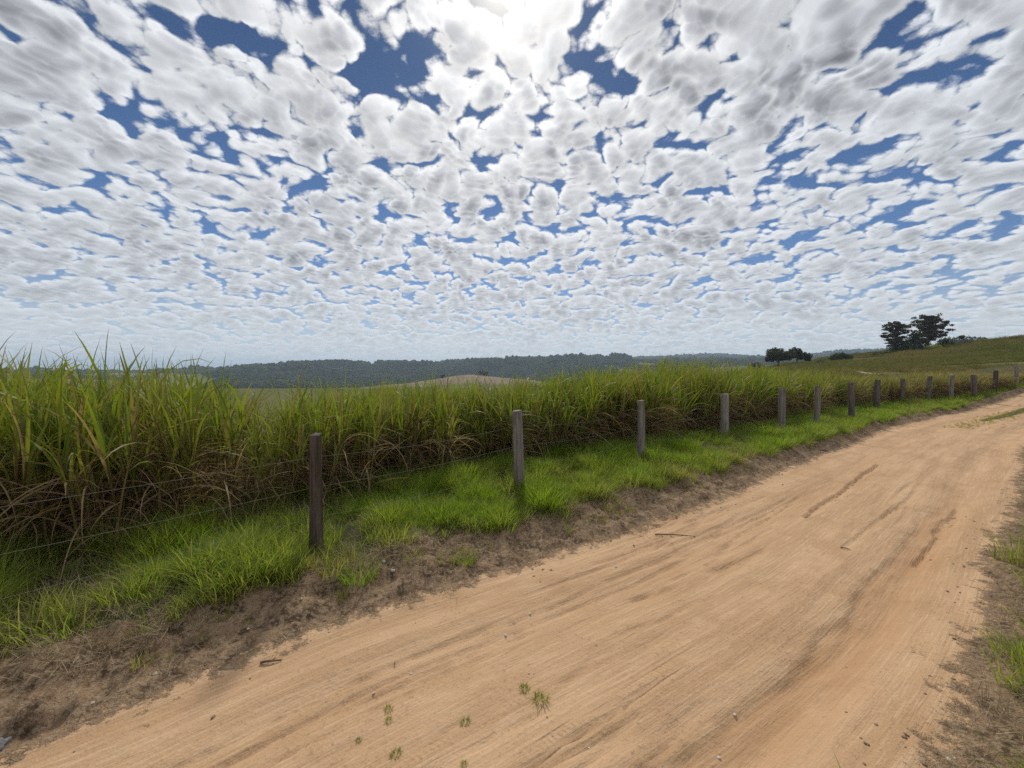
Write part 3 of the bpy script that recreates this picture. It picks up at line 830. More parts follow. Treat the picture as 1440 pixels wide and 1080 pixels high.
POST_FEET = [(445, 778), (730, 692), (900, 650), (1018, 615), (1099, 609), (1146.5, 603), (1197.5, 591), (1234, 576), (1266, 570.5), (1306, 566), (1337, 563.5), (1369, 560)]
def build_grass():
    pts, scl, tint = [], [], []
    def add(n, tlo, thi, power, size):
        t, s = spread(n, tlo, thi, 1.6, 6.0, power)
        far = (t > 27) & (s > 3.6 - .05 * (t - 27))
        t, s = t[~far], s[~far]; n = len(t)
        d = s - edge_left(t)
        x, y = ts_to_xy(t, s)
        bw = bank_width(t) * (.95 + .5 * fbm(t * 1.3, s * .6, 3, seed=61))
        cover = sstep(d, bw * .72, bw * 1.05)
        bare = fbm(x * 1.05, y * 1.05, 3, seed=62)
        front = np.interp(t, ft, fs)
        cover = cover * np.where(bare < -.24, .12, 1.0) * np.where(s > front + .4, .25, 1)
        keep = rng.random(n) < cover
        t, s, d, bare, x, y, front = (a[keep] for a in (t, s, d, bare, x, y, front))
        lush = fbm(x * 2.6, y * 2.6, 2, seed=63) + .25 * vnoise(x * .7, y * .7, 67)
        k = size * (.52 + 1.05 * np.clip(lush + .20, 0, .8)) * U(.7, 1.25, len(t)) * (1 + .35 * sstep(s, front - 1.0, front + .2))
        p = place(t, s)
        ok = in_view(p) & (rng.random(len(t)) < np.where(lush < -.14, .50, 1.0))
        pts.append(p[ok]); scl.append(k[ok])
        tint.append(np.clip(.04 + .35 * fbm(x * .8, y * .8, 3, seed=64) + .25 * (bare < -.1) + .25 * (d < bw[keep] * 1.05), 0, .8)[ok])
    add(34000, -6, 8, 1.0, 1.08)
    add(22000, 7, 26, 1.0, 1.1)
    add(9000, 24, 60, 1.0, 1.15)
    for u_, v_, *_r in POST_FEET:
        b = hit(u_, v_); m = 26
        a, q = U(0, 6.283, m), U(.04, .26, m)
        x, y = b.x + np.cos(a) * q, b.y + np.sin(a) * q
        pts.append(np.stack([x, y, ground(x, y)], -1)); scl.append(U(.7, 1.3, m)); tint.append(U(0, .45, m))
    n = 1500
    t, s = spread(n, -4, 16, 1.5, 2.5, 1.3)
    x, y = ts_to_xy(t, s)
    keep = (fbm(x * 2.2, y * 2.2, 2, seed=68) > .12) & (s - edge_left(t) > .22)
    p = place(t[keep], s[keep])
    pts.append(p); scl.append(U(.25, .65, len(p))); tint.append(U(.25, .9, len(p)))
    # right-hand bank
    n = 9000
    t, s = spread(n, -1, 14, -4.6, -1.2, 1.4)
    e = edge_right(t) - s
    x, y = ts_to_xy(t, s)
    keep = rng.random(n) < sstep(e + .35 * fbm(x * 1.5, y * 1.5, 3, seed=65), .12, .45)
    p = place(t[keep], s[keep])
    pts.append(p); scl.append(U(.7, 1.5, len(p)))
    tint.append(np.clip(.25 + .6 * fbm(x * 1.2, y * 1.2, 3, seed=66)[keep], 0, .9))
    # the faint green ridge between the wheel tracks far up the road
    n = 900
    t = U(18, 40, n); s = rng.normal(.25, .2, n)
    p = place(t, s); pts.append(p); scl.append(U(.2, .42, n)); tint.append(U(.6, 1, n))
    pts, scl, tint = np.concatenate(pts), np.concatenate(scl), np.concatenate(tint)
    return scatter('verge_grass', pts, rz(len(pts), .15), np.stack([scl, scl, scl * U(.8, 1.15, len(scl))], -1), rng.integers(0, len(TUFTS), len(pts)), tint, C_TUFT)
build_grass()

def build_straw():
    n = 9000
    t, s = spread(n, -5, 24, 1.35, 3.4, 1.5)
    d = s - edge_left(t)
    keep = rng.random(n) < (.05 + .75 * sstep(d, .1, .7)) * (1 - .7 * sstep(d, 1.3, 2.0))
    p = place(t[keep], s[keep])
    n = 1500
    t, s = spread(n, -1, 12, -2.6, -1.35, 1.3)
    e = edge_right(t) - s
    q = place(t[e > .05], s[e > .05])
    # fallen leaves under the tall grass
    n = 2600
    t = U(-6, 30, n); s = np.interp(t, ft, fs) + rng.normal(.1, .45, n)
    w = place(t, s)
    p = np.concatenate([p, q, w])
    k = U(.45, 1.2, len(p)); k[-len(w):] *= 1.6
    scatter('dry_straw', p, rz(len(p), .2), np.stack([k, k, k], -1), rng.integers(0, len(STRAWS), len(p)), U(0, .6, len(p)), C_STRAW)
build_straw()

# rough pasture on the hill to the right
def build_pasture():
    n = 15000
    th = np.arctan((U(1000, 1560, n) - 720) / FPX); r = 30 + 150 * rng.random(n) ** .8
    x, y = np.sin(th) * r, np.cos(th) * r
    t, s = xy_to_ts(x, y)
    keep = (s > np.interp(t, ft, fs) + 4.0) & (fbm(x / 9, y / 9, 3, seed=71) > -.25)
    x, y, r = x[keep], y[keep], r[keep]
    k = (1.4 + r / 50) * U(.5, 1.6, len(x))
    tint = np.clip(.28 + 1.1 * fbm(x / 11, y / 14, 3, seed=72), 0, .9)
    scatter('pasture_grass', np.stack([x, y, land(x, y) - .02], -1), rz(len(x), .15), np.stack([k * 1.7, k * 1.7, k * .8], -1), rng.integers(0, len(PASTS), len(x)), tint, C_PAST)
build_pasture()

# ------------------------------------------------------------------ distant woods
def lump_tree(h, w, seed, lumps=7):
    r2 = np.random.default_rng(seed)
    import bmesh
    bm = bmesh.new()
    for i in range(lumps):
        f = (i + .5) / lumps
        rad = w * (.5 - .16 * abs(f - .45)) * r2.uniform(.7, 1.1)
        c = Vector((r2.normal(0, w * .22), r2.normal(0, w * .22), h * (.30 + .62 * f)))
        res = bmesh.ops.create_icosphere(bm, subdivisions=2, radius=rad)
        for v in res['verts']:
            v.co = v.co * (1 + r2.uniform(-.28, .28)); v.co.z *= .8; v.co += c
    bmesh.ops.create_cone(bm, segments=5, radius1=.35, radius2=.2, depth=h * .5, matrix=Matrix.Translation((0, 0, h * .2)))
    me = bpy.data.meshes.new('wood_tree'); bm.to_mesh(me); bm.free()
    return me
def mat_wood_crown():
    m, T = material('wood_crown')
    P = T.n('ShaderNodeNewGeometry').outputs['Position']
    ir = T.n('ShaderNodeObjectInfo').outputs['Random']
    c = T.mix(T.ss(T.noise(P, .45, 3, .7), .35, .65), (.016, .026, .010), (.045, .058, .022))
    c = T.mix(T.m('MULTIPLY', ir, .6), c, (.055, .062, .028))
    c = T.mix(T.m('MULTIPLY', T.ss(T.noise(P, .008, 4, .6), .42, .62), .7), c, (.075, .080, .034))
    return finish(m, T, principled(T, c, .95, None, .05))
MW = mat_wood_crown()
def wood_sources():
    out = []
    for i, (h, w) in enumerate(((11, 9), (13, 9.5), (9, 9), (16, 8), (12, 11))):
        me = lump_tree(h, w, 90 + i); me.materials.append(MW)
        out.append(bpy.data.objects.new('wood_tree', me))
    return source_collection('wood_trees', out)
C_WOOD = wood_sources()
def build_woods():
    n = 110000
    th = np.arctan((U(-150, 1600, n) - 720) / FPX); r = np.sqrt(U(680 ** 2, 2800 ** 2, n))
    x, y = np.sin(th) * r, np.cos(th) * r
    u = 720 + FPX * np.tan(th)
    fm = forest_mask(x, y, r, u)
    keep = (fm > .5) & (rng.random(n) < np.where(r < 1400, 1.0, .55))
    x, y, r, u = x[keep], y[keep], r[keep], u[keep]
    # thicken the near wood
    n2 = 12000
    th2 = np.arctan((U(290, 880, n2) - 720) / FPX); r2 = np.sqrt(U(700 ** 2, 1350 ** 2, n2))
    x2, y2 = np.sin(th2) * r2, np.cos(th2) * r2; u2 = 720 + FPX * np.tan(th2)
    k2 = forest_mask(x2, y2, r2, u2) > .5
    x, y, r, u = (np.concatenate([a, b[k2]]) for a, b in ((x, x2), (y, y2), (r, r2), (u, u2)))
    k = U(.36, .82, len(x)) * (1 + .5 * fbm(x / 70, y / 70, 3, seed=81)) * np.where(r > 1400, 1.1, .85)
    tall = (fbm(x / 60, y / 60, 2, seed=82) > .22) & (r > 950) & (r < 1400)
    k = np.where(tall & (rng.random(len(x)) < .5), np.maximum(k, .8) * 1.6, k)
    print('wood trees', len(x))
    scatter('forest', np.stack([x, y, land(x, y) - .6], -1), rz(len(x), .05), np.stack([k * U(.8, 1.15, len(k)), k * U(.8, 1.15, len(k)), k], -1), rng.integers(0, 5, len(x)), np.zeros(len(x)), C_WOOD)
build_woods()

# ------------------------------------------------------------------ fence posts and wires
W_BROWN = mat_wood('weathered_wood_brown', (.055, .039, .030), (.115, .086, .066), (.028, .021, .016))
W_GREY = mat_wood('weathered_wood_grey', (.15, .125, .108), (.27, .23, .20), (.06, .05, .045))
W_PALE = mat_wood('weathered_wood_pale', (.20, .17, .145), (.33, .285, .245), (.085, .07, .06))
W_DARK = mat_wood('weathered_wood_dark', (.085, .070, .060), (.17, .14, .12), (.04, .032, .028))
def post_mesh(h, w, mat, seed, square):
    r2 = np.random.default_rng(seed)
    sides, rings = 28, 22
    ang = np.linspace(0, 2 * np.pi, sides, endpoint=False)
    zz = np.concatenate([np.linspace(-.35, h - .02, rings - 2), [h - .006, h]])
    prof = 1 / (np.abs(np.cos(ang)) ** square + np.abs(np.sin(ang)) ** square) ** (1 / square)
    prof = prof / prof.mean()
    chips = 1 + .05 * np.array([vnoise(np.array([a * 2.2]), np.array([seed * 3.3]), seed)[0] for a in ang]) * 2
    V = []
    bend = r2.normal(0, .012, 2)
    for i, z in enumerate(zz):
        f = np.clip(z / h, 0, 1)
        rad = w / 2 * (1.04 - .10 * f) * (1, .97)[i == rings - 2] if i < rings - 1 else w / 2 * .90
        nz = 1 + .22 * vnoise(ang * 2.6 + seed, np.full(sides, z * 1.2), seed) + .12 * vnoise(ang * 7 + seed, np.full(sides, z * .6), seed + 1) + .05 * vnoise(ang * 3, np.full(sides, z * 7), seed + 2)
        # one long drying crack
        nz = nz - .13 * np.exp(-(((ang - 4.4 - .12 * math.sin(z * 4 + seed)) / .11) ** 2)) * sstep(f, .15, .4)
        rr = rad * prof * chips * nz
        topz = z + (.012 * vnoise(ang * 1.5, np.full(sides, seed * 1.7), seed) + .006 * np.cos(ang + seed) if i >= rings - 2 else 0)
        V.append(np.stack([rr * np.cos(ang) + bend[0] * math.sin(f * 3.1), rr * np.sin(ang) + bend[1] * math.sin(f * 3.1), topz + 0 * ang], -1))
    V = np.concatenate(V)
    n = len(V)
    F = [tuple(f) for f in wrapf(rings, sides)]
    V = np.concatenate([V, [[0, 0, h - .008]]])
    F += [((rings - 1) * sides + j, (rings - 1) * sides + (j + 1) % sides, n) for j in range(sides)]
    return V, F
# foot (x, y), top (x, y) and width on the photograph, wood, squareness, label
POSTS = [
    (445, 783, 448, 606, 17.5, W_BROWN, 3.2, 'dark reddish-brown fence post with sawn top, nearest and tallest of the row'),
    (730, 692, 727, 575, 16, W_GREY, 2.2, 'round grey fence post at the middle of the photo, second nearest of the row'),
    (900, 650, 899, 562, 12.0, W_GREY, 2.6, 'slender grey fence post in front of the tall grass, third from the left'),
    (1018, 615, 1016.5, 553, 11.5, W_PALE, 2.2, 'stout pale grey fence post, fourth from the left, its foot in short bright grass'),
    (1099, 609, 1097.5, 544, 9.5, W_GREY, 2.4, 'grey fence post, fifth from the left, straight below the pair of round trees'),
    (1146.5, 603, 1145.5, 542, 7.5, W_GREY, 3.0, 'thin grey fence post, sixth from the left, where the verge narrows'),
    (1197.5, 591, 1196, 537.5, 7.5, W_DARK, 2.6, 'dark thin fence post, seventh from the left, below the dark dome-shaped crest bush'),
    (1234, 576, 1233, 533.5, 9.0, W_DARK, 2.2, 'thick dark fence post, eighth from the left, against yellow grass'),
    (1266, 570.5, 1266, 532, 5.5, W_DARK, 2.4, 'narrow dark fence post, ninth from the left, below the left tall hilltop tree'),
    (1306, 566, 1305.5, 528.5, 5.8, W_DARK, 2.4, 'narrow fence post, tenth from the left, below the right tall hilltop tree'),
    (1337, 563.5, 1336, 527, 5.5, W_GREY, 2.2, 'pale narrow fence post, eleventh from the left, half lost in yellowish grass'),
    (1369, 560, 1368, 527, 7.0, W_DARK, 2.2, 'sturdy dark fence post, twelfth from the left, where the road starts to bend away'),
    (1399, 557, 1398.5, 528.5, 5.5, W_BROWN, 2.2, 'brownish fence post before dark reddish grass, second from the right end'),
    (1427.5, 554.5, 1427.5, 527, 5.0, W_GREY, 2.2, 'last fence post visible at the right edge of the photo, thin and grey'),
]
post_line = []
for i, (u, v, ut, vt, pw, mat, sq, label) in enumerate(POSTS):
    b = hit(u, v)
    px = b.y / FPX
    h = max(1.0, min(1.6, (v - vt) * px * 1.0))
    V, F = post_mesh(h, np.clip(pw * px * .9, .085, .2), mat, 200 + i * 7, sq)
    o = mesh('fence_post', V, F, mat)
    o.location = b
    lean = (ut - u) * px
    o.rotation_euler = (random.uniform(-.05, .05), math.atan2(lean, h), 0)
    tag(o, label, 'fence post', 'posts of the roadside fence')
    post_line.append((b, h, o))
    print('post', i, [round(c, 2) for c in b], round(h, 2))

M_WIRE, T_ = material('fence_wire')
finish(M_WIRE, T_, T_.n('ShaderNodeBsdfPrincipled', {'Base Color': (.17, .17, .14), 'Roughness': .85, 'Metallic': 0.0}).outputs[0])
def wire(frac, label):
    pts = []
    first = post_line[0][0] - (post_line[1][0] - post_line[0][0]) * 1.6
    nodes = [(first, 1.33)] + [(b, h) for b, h, _ in post_line]
    for (a, ha), (b, hb) in zip(nodes[:-1], nodes[1:]):
        for k in range(8):
            f = k / 8
            p = a.lerp(b, f); p.z += (ha * (1 - f) + hb * f) * frac - .05 * math.sin(math.pi * f) * (1 + .4 * math.sin(a.x * 7 + frac * 9))
            q = Vector((-.45, .9, 0)) * .085
            pts.append(p + q)
    s = tube_set([np.array(pts)], [np.full(len(pts), .0015)], 5, .5)
    o = mesh('fence_wire', s[0], s[1], M_WIRE)
    tag(o, label, 'wire', 'wires of the roadside fence')
wire(.80, 'topmost thin fence wire running from post to post')
wire(.55, 'middle thin fence wire running from post to post')
wire(.30, 'lowest thin fence wire, just above the verge grass between the posts')

# ------------------------------------------------------------------ single clumps that stand out
def clump(u, v, top, nst, rad, label, leaves=8, dead=9, up=1.0, hs=(.85, 1.1)):
    b = hit(u, v)
    stem, green, brown = cane_set(nst, rad, hs, leaves, dead, up)
    h = CAM_H - (top - 518) / FPX * b.y - b.z
    zmax = float(np.percentile(green[0][:, 2], 99.5))
    root = empty('cane_clump', b, random.uniform(0, 6))
    root.scale = (1, 1, h / zmax)
    tag(root, label, 'cane clump', None)
    plant_mesh('stalk', stem, M_CANE, root); plant_mesh('green_leaf', green, M_CANE, root); plant_mesh('dead_leaf', brown, M_CANE, root)
    for c in root.children: c['kind'] = 'stuff'
    return root
clump(950, 605, 504, 13, .42, 'tallest bright green cane clump, rising above the field right of the middle', 9, 9, .8)
clump(610, 655, 507, 5, .16, 'narrow clump of thin dark cane stems poking far above the grass tops', 6, 8, .5)
clump(110, 770, 486, 9, .36, 'big cane clump at the far left with a leaf tip reaching highest against the sky', 9, 12, .9)
clump(255, 738, 500, 10, .38, 'dense cane clump above dead stalks between left edge and nearest fence post', 9, 14, .8)
clump(505, 690, 533, 9, .35, 'light green fan of cane leaves just right of the nearest fence post', 9, 10, .9)
def dead_bundle(u, v, top, label):
    b = hit(u, v); h = CAM_H - (top - 518) / FPX * b.y - b.z
    n = 9; paths = []; rad = []
    for i in range(n):
        a = rng.uniform(0, 6.28); r = .05 * rng.random() ** .5; zz = np.linspace(-.05, h * rng.uniform(.8, 1), 6)
        paths.append(np.stack([r * np.cos(a) + .05 * np.sin(zz * 3 + i), r * np.sin(a) + .03 * np.cos(zz * 2 + i), zz], -1)); rad.append(np.linspace(.018, .008, 6))
    st = tube_set(paths, rad, 6, 1.0)
    n = 60
    lv = blade_set(np.stack([rng.normal(0, .05, n), rng.normal(0, .05, n), U(.15, .95, n) * h], -1), U(0, 6.28, n), U(1.2, 2.4, n), U(2.6, 3.1, n), U(.2, .5, n), U(.012, .02, n), 5, U(.9, 1, n), 'cane')
    root = empty('dead_stalk_bundle', b)
    tag(root, label, 'dead stalks')
    plant_mesh('stalk', st, M_CANE, root); q = plant_mesh('dead_leaf', lv, M_CANE, root); q['kind'] = 'stuff'
dead_bundle(783, 640, 562, 'reddish-brown bundle of dead stalks standing upright behind the second fence post')

TUS = [join(grass_tuft(230, .20, .16, .36, .0075, .08, .9), grass_tuft(60, .22, .10, .2, .006, .4, 1.3)) for _ in range(4)]
TUS_ME = [plant_mesh('grass_tussock', s, M_GRASS, link=False).data for s in TUS]
for i, (u, v, k, label) in enumerate([
        (592, 716, 1.0, 'round dark-based grass tussock on the verge midway between the two nearest posts'),
        (505, 812, .75, 'olive green tussock growing on the brown bank right of the nearest post'),
        (410, 790, .9, 'bright grass tussock at the left foot of the nearest fence post'),
        (695, 722, .95, 'bright tussock just left of the foot of the second fence post'),
        (790, 700, .8, 'spiky bright tussock just right of the foot of the second fence post'),
        (880, 640, .9, 'dark-shaded tussock left of the foot of the third fence post'),
        (640, 690, .8, 'low yellow-green tussock behind and left of the second fence post'),
        (300, 800, 1.0, 'thick bright tussock on the verge well left of the nearest fence post'),
        (655, 790, .5, 'small olive tussock alone on the lower part of the brown bank')]):
    b = hit(u, v)
    o = bpy.data.objects.new('grass_tussock', TUS_ME[i % 4]); COL.objects.link(o)
    o.location = b; o.scale = (k, k, k * 1.05); o.rotation_euler = (0, 0, i * 1.3)
    tag(o, label, 'tussock', 'grass tussocks on the verge')
SPR = [plant_mesh('grass_sprig', grass_tuft(70, .055, .03, .065, .007, .3, 1.9), M_GRASS, link=False).data for _ in range(3)]
for i, (u, v, k, label) in enumerate([
        (760, 986, 1.5, 'largest green weed sprig growing in the bare road'),
        (737, 970, 1.1, 'thin pale weed sprig just behind the largest sprig on the road'),
        (655, 1017, .9, 'small upright green weed sprig at the end of a dark road scuff'),
        (546, 998, .8, 'small low weed sprig on the road, upper of two at the lower left'),
        (546, 1014, .7, 'small low weed sprig on the road, lower of two at the lower left'),
        (557, 1062, .9, 'weed sprig at the bottom edge of the photo left of the middle'),
        (504, 1042, .5, 'tiniest green sprig on the road at the lower left'),
        (652, 1076, .6, 'weed sprig cut by the bottom edge of the photo below the upright one')]):
    o = bpy.data.objects.new('weed_sprig', SPR[i % 3]); COL.objects.link(o)
    o.location = hit(u, v) + Vector((0, 0, .013 * k)); o.scale = (k * .52, k * .52, k * .5); o.rotation_euler = (0, 0, i * 2.1)
    tag(o, label, 'weed', 'weed sprigs on the road')

# ------------------------------------------------------------------ stones, clods, sticks
def rock_mesh(name, seed, mat, flat=.65, sub=2):
    import bmesh
    bm = bmesh.new(); bmesh.ops.create_icosphere(bm, subdivisions=sub, radius=1)
    for v in bm.verts:
        c = v.co
        f = 1 + .6 * vnoise(np.array([c.x * 1.3 + seed * 7]), np.array([c.y * 1.3 + c.z * 1.7]), seed)[0] * 1.6 + .15 * vnoise(np.array([c.x * 4 + seed]), np.array([c.y * 4 - c.z * 3.1]), seed + 3)[0]
        v.co = Vector((c.x * f * 1.15, c.y * f * .9, c.z * f * flat))
    me = bpy.data.meshes.new(name); bm.to_mesh(me); bm.free()
    me.materials.append(mat)
    me.polygons.foreach_set('use_smooth', [True] * len(me.polygons))
    return me
M_WHITE = mat_plain('white_stone', (.46, .41, .34), (.66, .61, .54), 2.0, .7)
M_TANSTONE = mat_plain('tan_stone', (.38, .29, .21), (.55, .44, .33), 2.0)
M_CLOD = mat_plain('soil_clod', (.17, .11, .068), (.31, .21, .13), 2.0)
M_GREYSTONE = mat_plain('grey_stone', (.10, .095, .10), (.20, .19, .19), 2.0)
def lay(name, me, loc, k, label, cat, group=None):
    o = bpy.data.objects.new(name, me); COL.objects.link(o)
    o.location = (loc[0], loc[1], loc[2] + k * .12); o.scale = (k, k, k)
    o.rotation_euler = (random.uniform(-.3, .3), random.uniform(-.3, .3), random.uniform(0, 6))
    return tag(o, label, cat, group)
WR = [rock_mesh('pebble', 300 + i, M_WHITE) for i in range(3)]
for i, (u, v, k, label) in enumerate([
        (1033, 1005, .011, 'brightest white pebble on the road at lower right'),
        (1011, 1066, .009, 'white pebble on the road near the bottom edge, right of the middle'),
        (828, 1052, .008, 'white pebble beside the tyre tracks at the bottom, right of the weed sprig'),
        (553, 802, .022, 'chalky white lump at the foot of the brown bank'),
        (985, 1005, .005, 'tiny white pebble left of the brightest one'),
        (745, 863, .010, 'white chip in the middle of the road above the weed sprigs'),
        (711, 893, .010, 'pair-like flat white chip on the road left of the middle chip'),
        (578, 948, .009, 'flat white chip on the road at lower left'),
        (525, 975, .008, 'white chip among dark crumbs at the lower left of the road'),
        (866, 797, .013, 'white chip on the road just below the fallen stick'),
        (540, 790, .016, 'white lump half buried in the brown bank')]):
    lay('pebble', WR[i % 3], hit(u, v), k, label, 'pebble', 'white pebbles on the road')
lay('stone', rock_mesh('stone', 333, M_GREYSTONE, .8, 3), hit(-2, 1050), .04, 'smooth dark grey stone cut by the left edge of the photo at the bottom', 'stone')
CR = [rock_mesh('soil_clod', 320 + i, M_CLOD) for i in range(4)]
TR = [rock_mesh('soil_clod', 340 + i, M_TANSTONE) for i in range(2)]
nc = 0
for i in range(1300):
    if nc >= 285: break
    t = random.uniform(-3, 9); side = random.random()
    el, er = float(edge_left(np.array([t]))[0]), float(edge_right(np.array([t]))[0])
    if side < .55: s = el + random.gauss(.05, .22); k = random.uniform(.004, .014)
    elif side < .9: s = er + abs(random.gauss(.0, .22)); k = random.uniform(.004, .012)
    else: s = random.uniform(er + .4, el); k = random.uniform(.003, .006)
    p = place(np.array([t]), np.array([s]))[0]
    if p[1] < 1.5 or abs(p[0]) > 1.3 * p[1]: continue
    me = (TR if random.random() < .25 else CR)[i % 2]
    lab = ('brown soil clod crumbled from the left bank onto the road edge' if side < .55 else
           'brown soil clod on the pale margin along the right side of the road' if side < .9 else 'dark crumb of soil lying out on the bare road')
    lay('soil_clod', me, p, k * (1.0 if random.random() < .95 else 1.4), lab, 'clod', 'soil clods along the left road edge' if side < .55 else 'soil clods along the right road edge' if side < .9 else 'crumbs on the bare road')
    nc += 1
M_STICK = mat_plain('stick_bark', (.07, .045, .032), (.14, .095, .065), 20.0)
def stick(a, b, r, label, fork=False):
    A_, B_ = hit(*a), hit(*b)
    n = 12
    f = np.linspace(0, 1, n)
    P = np.array([A_.lerp(B_, q)[:] for q in f]); P[:, 2] = ground(P[:, 0], P[:, 1]) + r * 1.1
    L = (B_ - A_).length
    wv = 1.0 if fork else .15
    if not fork: P[:, 2] = np.linspace(P[0, 2], P[-1, 2], n) + .006
    P[:, 0] += wv * .015 * L * np.sin(f * 9); P[:, 1] += wv * .02 * L * np.sin(f * 6 + 1); P[:, 2] += .008 * np.sin(f * 3.1)
    paths, rad = [P], [np.linspace(r, r * .5, n)]
    if fork:
        q = P[6] + np.linspace(0, 1, 5)[:, None] * np.array([.06, .09, .02]) * L * 2
        paths.append(q); rad.append(np.linspace(r * .6, r * .3, 5))
    s = tube_set(paths, rad, 7)
    V = s[0] - np.array(A_[:])
    o = mesh('stick', V, s[1], M_STICK); o.location = A_
    tag(o, label, 'stick')
stick((921, 753), (978, 756), .008, 'straight brown stick lying across the road near the left bank')
stick((1182, 771), (1196, 774), .007, 'short dark twig on the road below the long wash-out groove', True)
stick((366, 934), (396, 930), .008, 'crooked dark twig on the road edge at lower left', True)

# ------------------------------------------------------------------ trees beyond the field
def leaf_cloud(blobs, size, dry=(0, .4)):
    P, Nn = [], []
    for cx, cy, cz, rx, ry, rzz, n in blobs:
        n = int(n)
        d = rng.normal(0, 1, (n, 3)); d /= np.linalg.norm(d, axis=1)[:, None]
        r = (.45 + .55 * rng.random(n) ** .6)[:, None]
        w = 1 + .22 * np.sin(d[:, :1] * 7 + cx) * np.cos(d[:, 1:2] * 6 + cz)
        P.append(np.array([cx, cy, cz]) + d * r * w * np.array([rx, ry, rzz]))
    P = np.concatenate(P); n = len(P)
    a = rng.normal(0, 1, (n, 3)); a /= np.linalg.norm(a, axis=1)[:, None]
    b = np.cross(a, rng.normal(0, 1, (n, 3))); b /= np.linalg.norm(b, axis=1)[:, None]
    k = U(.6, 1.3, n)[:, None] * size
    V = np.stack([P - a * k, P - b * k * .55, P + a * k, P + b * k * .55], 1).reshape(-1, 3)
    F = np.arange(4 * n).reshape(n, 4)
    rn, dr = np.repeat(rng.random(n), 4), np.repeat(U(*dry, n), 4)
    return V, F, np.stack([rn, dr, 0 * rn, 0 * rn + 1], -1)
def tree(name, label, cat, u, v, Y, trunk_r, trunk_h, blobs, leaf, group=None, mat=None, dry=(0, .4), sink=.15, fork=True):
    """blobs in metres about the foot: (x, y, z, rx, ry, rz, leaves)"""
    x, _ = at_depth(u, Y)
    z = float(land(np.array([x]), np.array([Y]))[0])
    if v is not None: z = min(z, CAM_H - (v - 518) / FPX * Y) if False else z
    root = empty(name, (x, Y, z - sink))
    tag(root, label, cat, group)
    top = max(b[2] for b in blobs)
    zz = np.linspace(-.3, trunk_h, 7)
    tr = np.stack([.05 * trunk_h * np.sin(zz / trunk_h * 2.2), .03 * trunk_h * np.sin(zz / trunk_h * 3 + 1), zz], -1)
    paths, rad = [tr], [np.linspace(trunk_r * 1.25, trunk_r * .55, 7)]
    if fork:
        for b in blobs:
            k = rng.uniform(.5, .95); st = tr[0] + (tr[-1] - tr[0]) * k; st[2] = min(st[2], b[2] * .95)
            e = np.array([b[0], b[1], b[2]])
            f = np.linspace(0, 1, 6)[:, None]
            pth = st + (e - st) * f; pth[:, 2] += .12 * np.linalg.norm(e - st) * np.sin(f[:, 0] * 3.1)
            paths.append(pth); rad.append(np.linspace(trunk_r * .42, trunk_r * .10, 6))
    s = tube_set(paths, rad, 7)
    mesh('trunk', s[0], s[1], M_BARK, root)
    plant_mesh('crown', leaf_cloud(blobs, leaf, dry), mat or M_TREE, root)
    return root
pm = lambda Y: Y / FPX          # metres per photograph pixel at a depth
# two round, umbrella-shaped trees
Y = 104; k = pm(Y)
tree('round_tree', 'dark umbrella-shaped tree, left of the close pair on the slope', 'tree', 1094, 512, Y, .22, 10 * k,
     [(-8 * k, 0, 14.0 * k, 7 * k, 7 * k, 6 * k, 900), (0, 1, 20.0 * k, 13.0 * k, 9 * k, 7 * k, 1300), (8 * k, -.6, 15.0 * k, 11.0 * k, 7 * k, 6 * k, 900), (-3 * k, -1.5, 16.0 * k, 9 * k, 6 * k, 7 * k, 800), (-13 * k, .5, 11.0 * k, 4 * k, 4 * k, 3.5 * k, 250)], .22, 'pair of round dark trees', sink=.1)
tree('round_tree', 'dark umbrella-shaped tree, right and wider of the close pair on the slope', 'tree', 1120, 512, Y + 2, .2, 9 * k,
     [(-8 * k, 0, 15.0 * k, 11.0 * k, 7 * k, 6 * k, 900), (1 * k, 1, 18.5 * k, 9 * k, 9 * k, 6.5 * k, 1200), (10 * k, .4, 13.0 * k, 11.0 * k, 7 * k, 5.5 * k, 1000), (16 * k, 0, 9.0 * k, 4 * k, 4 * k, 3.5 * k, 300)], .22, 'pair of round dark trees', sink=.1)
tree('grey_tree', 'small thin greyish tree left of the pair of round dark trees', 'tree', 1063, 512, 118, .1, 1.4, [(-1.2, 0, 1.5, 1.2, 1.1, .9, 260), (.3, .4, 2.0, 1.3, 1.2, .9, 320), (1.4, -.3, 1.4, 1.1, 1, .9, 240)], .17, mat=M_CEDAR, dry=(.3, .9), sink=.3)
tree('round_bush', 'low dark dome-shaped bush alone on the crest right of the round trees', 'bush', 1181, 500, 93, .08, .5, [(-1.2, 0, .6, 1.3, 1.1, .8, 520), (.2, .3, 1.05, 1.5, 1.2, .95, 680), (1.4, -.2, .65, 1.2, 1, .8, 480)], .16, sink=.1)
tree('dry_bush', 'low reddish-grey shrub on the crest just left of the dark dome-shaped bush', 'bush', 1156, 503, 93, .06, .3, [(-.7, 0, .2, .9, .7, .42, 200), (.5, .3, .25, 1.0, .8, .45, 220)], .14, mat=M_CEDAR, dry=(.4, 1), sink=.1)
tree('small_bush', 'little dark bush beyond the tall grass near the tallest cane clump', 'bush', 982, 520, 52, .06, .9, [(-.25, 0, .95, .5, .45, .5, 200), (.3, .1, 1.15, .45, .4, .45, 180)], .1, sink=.1)
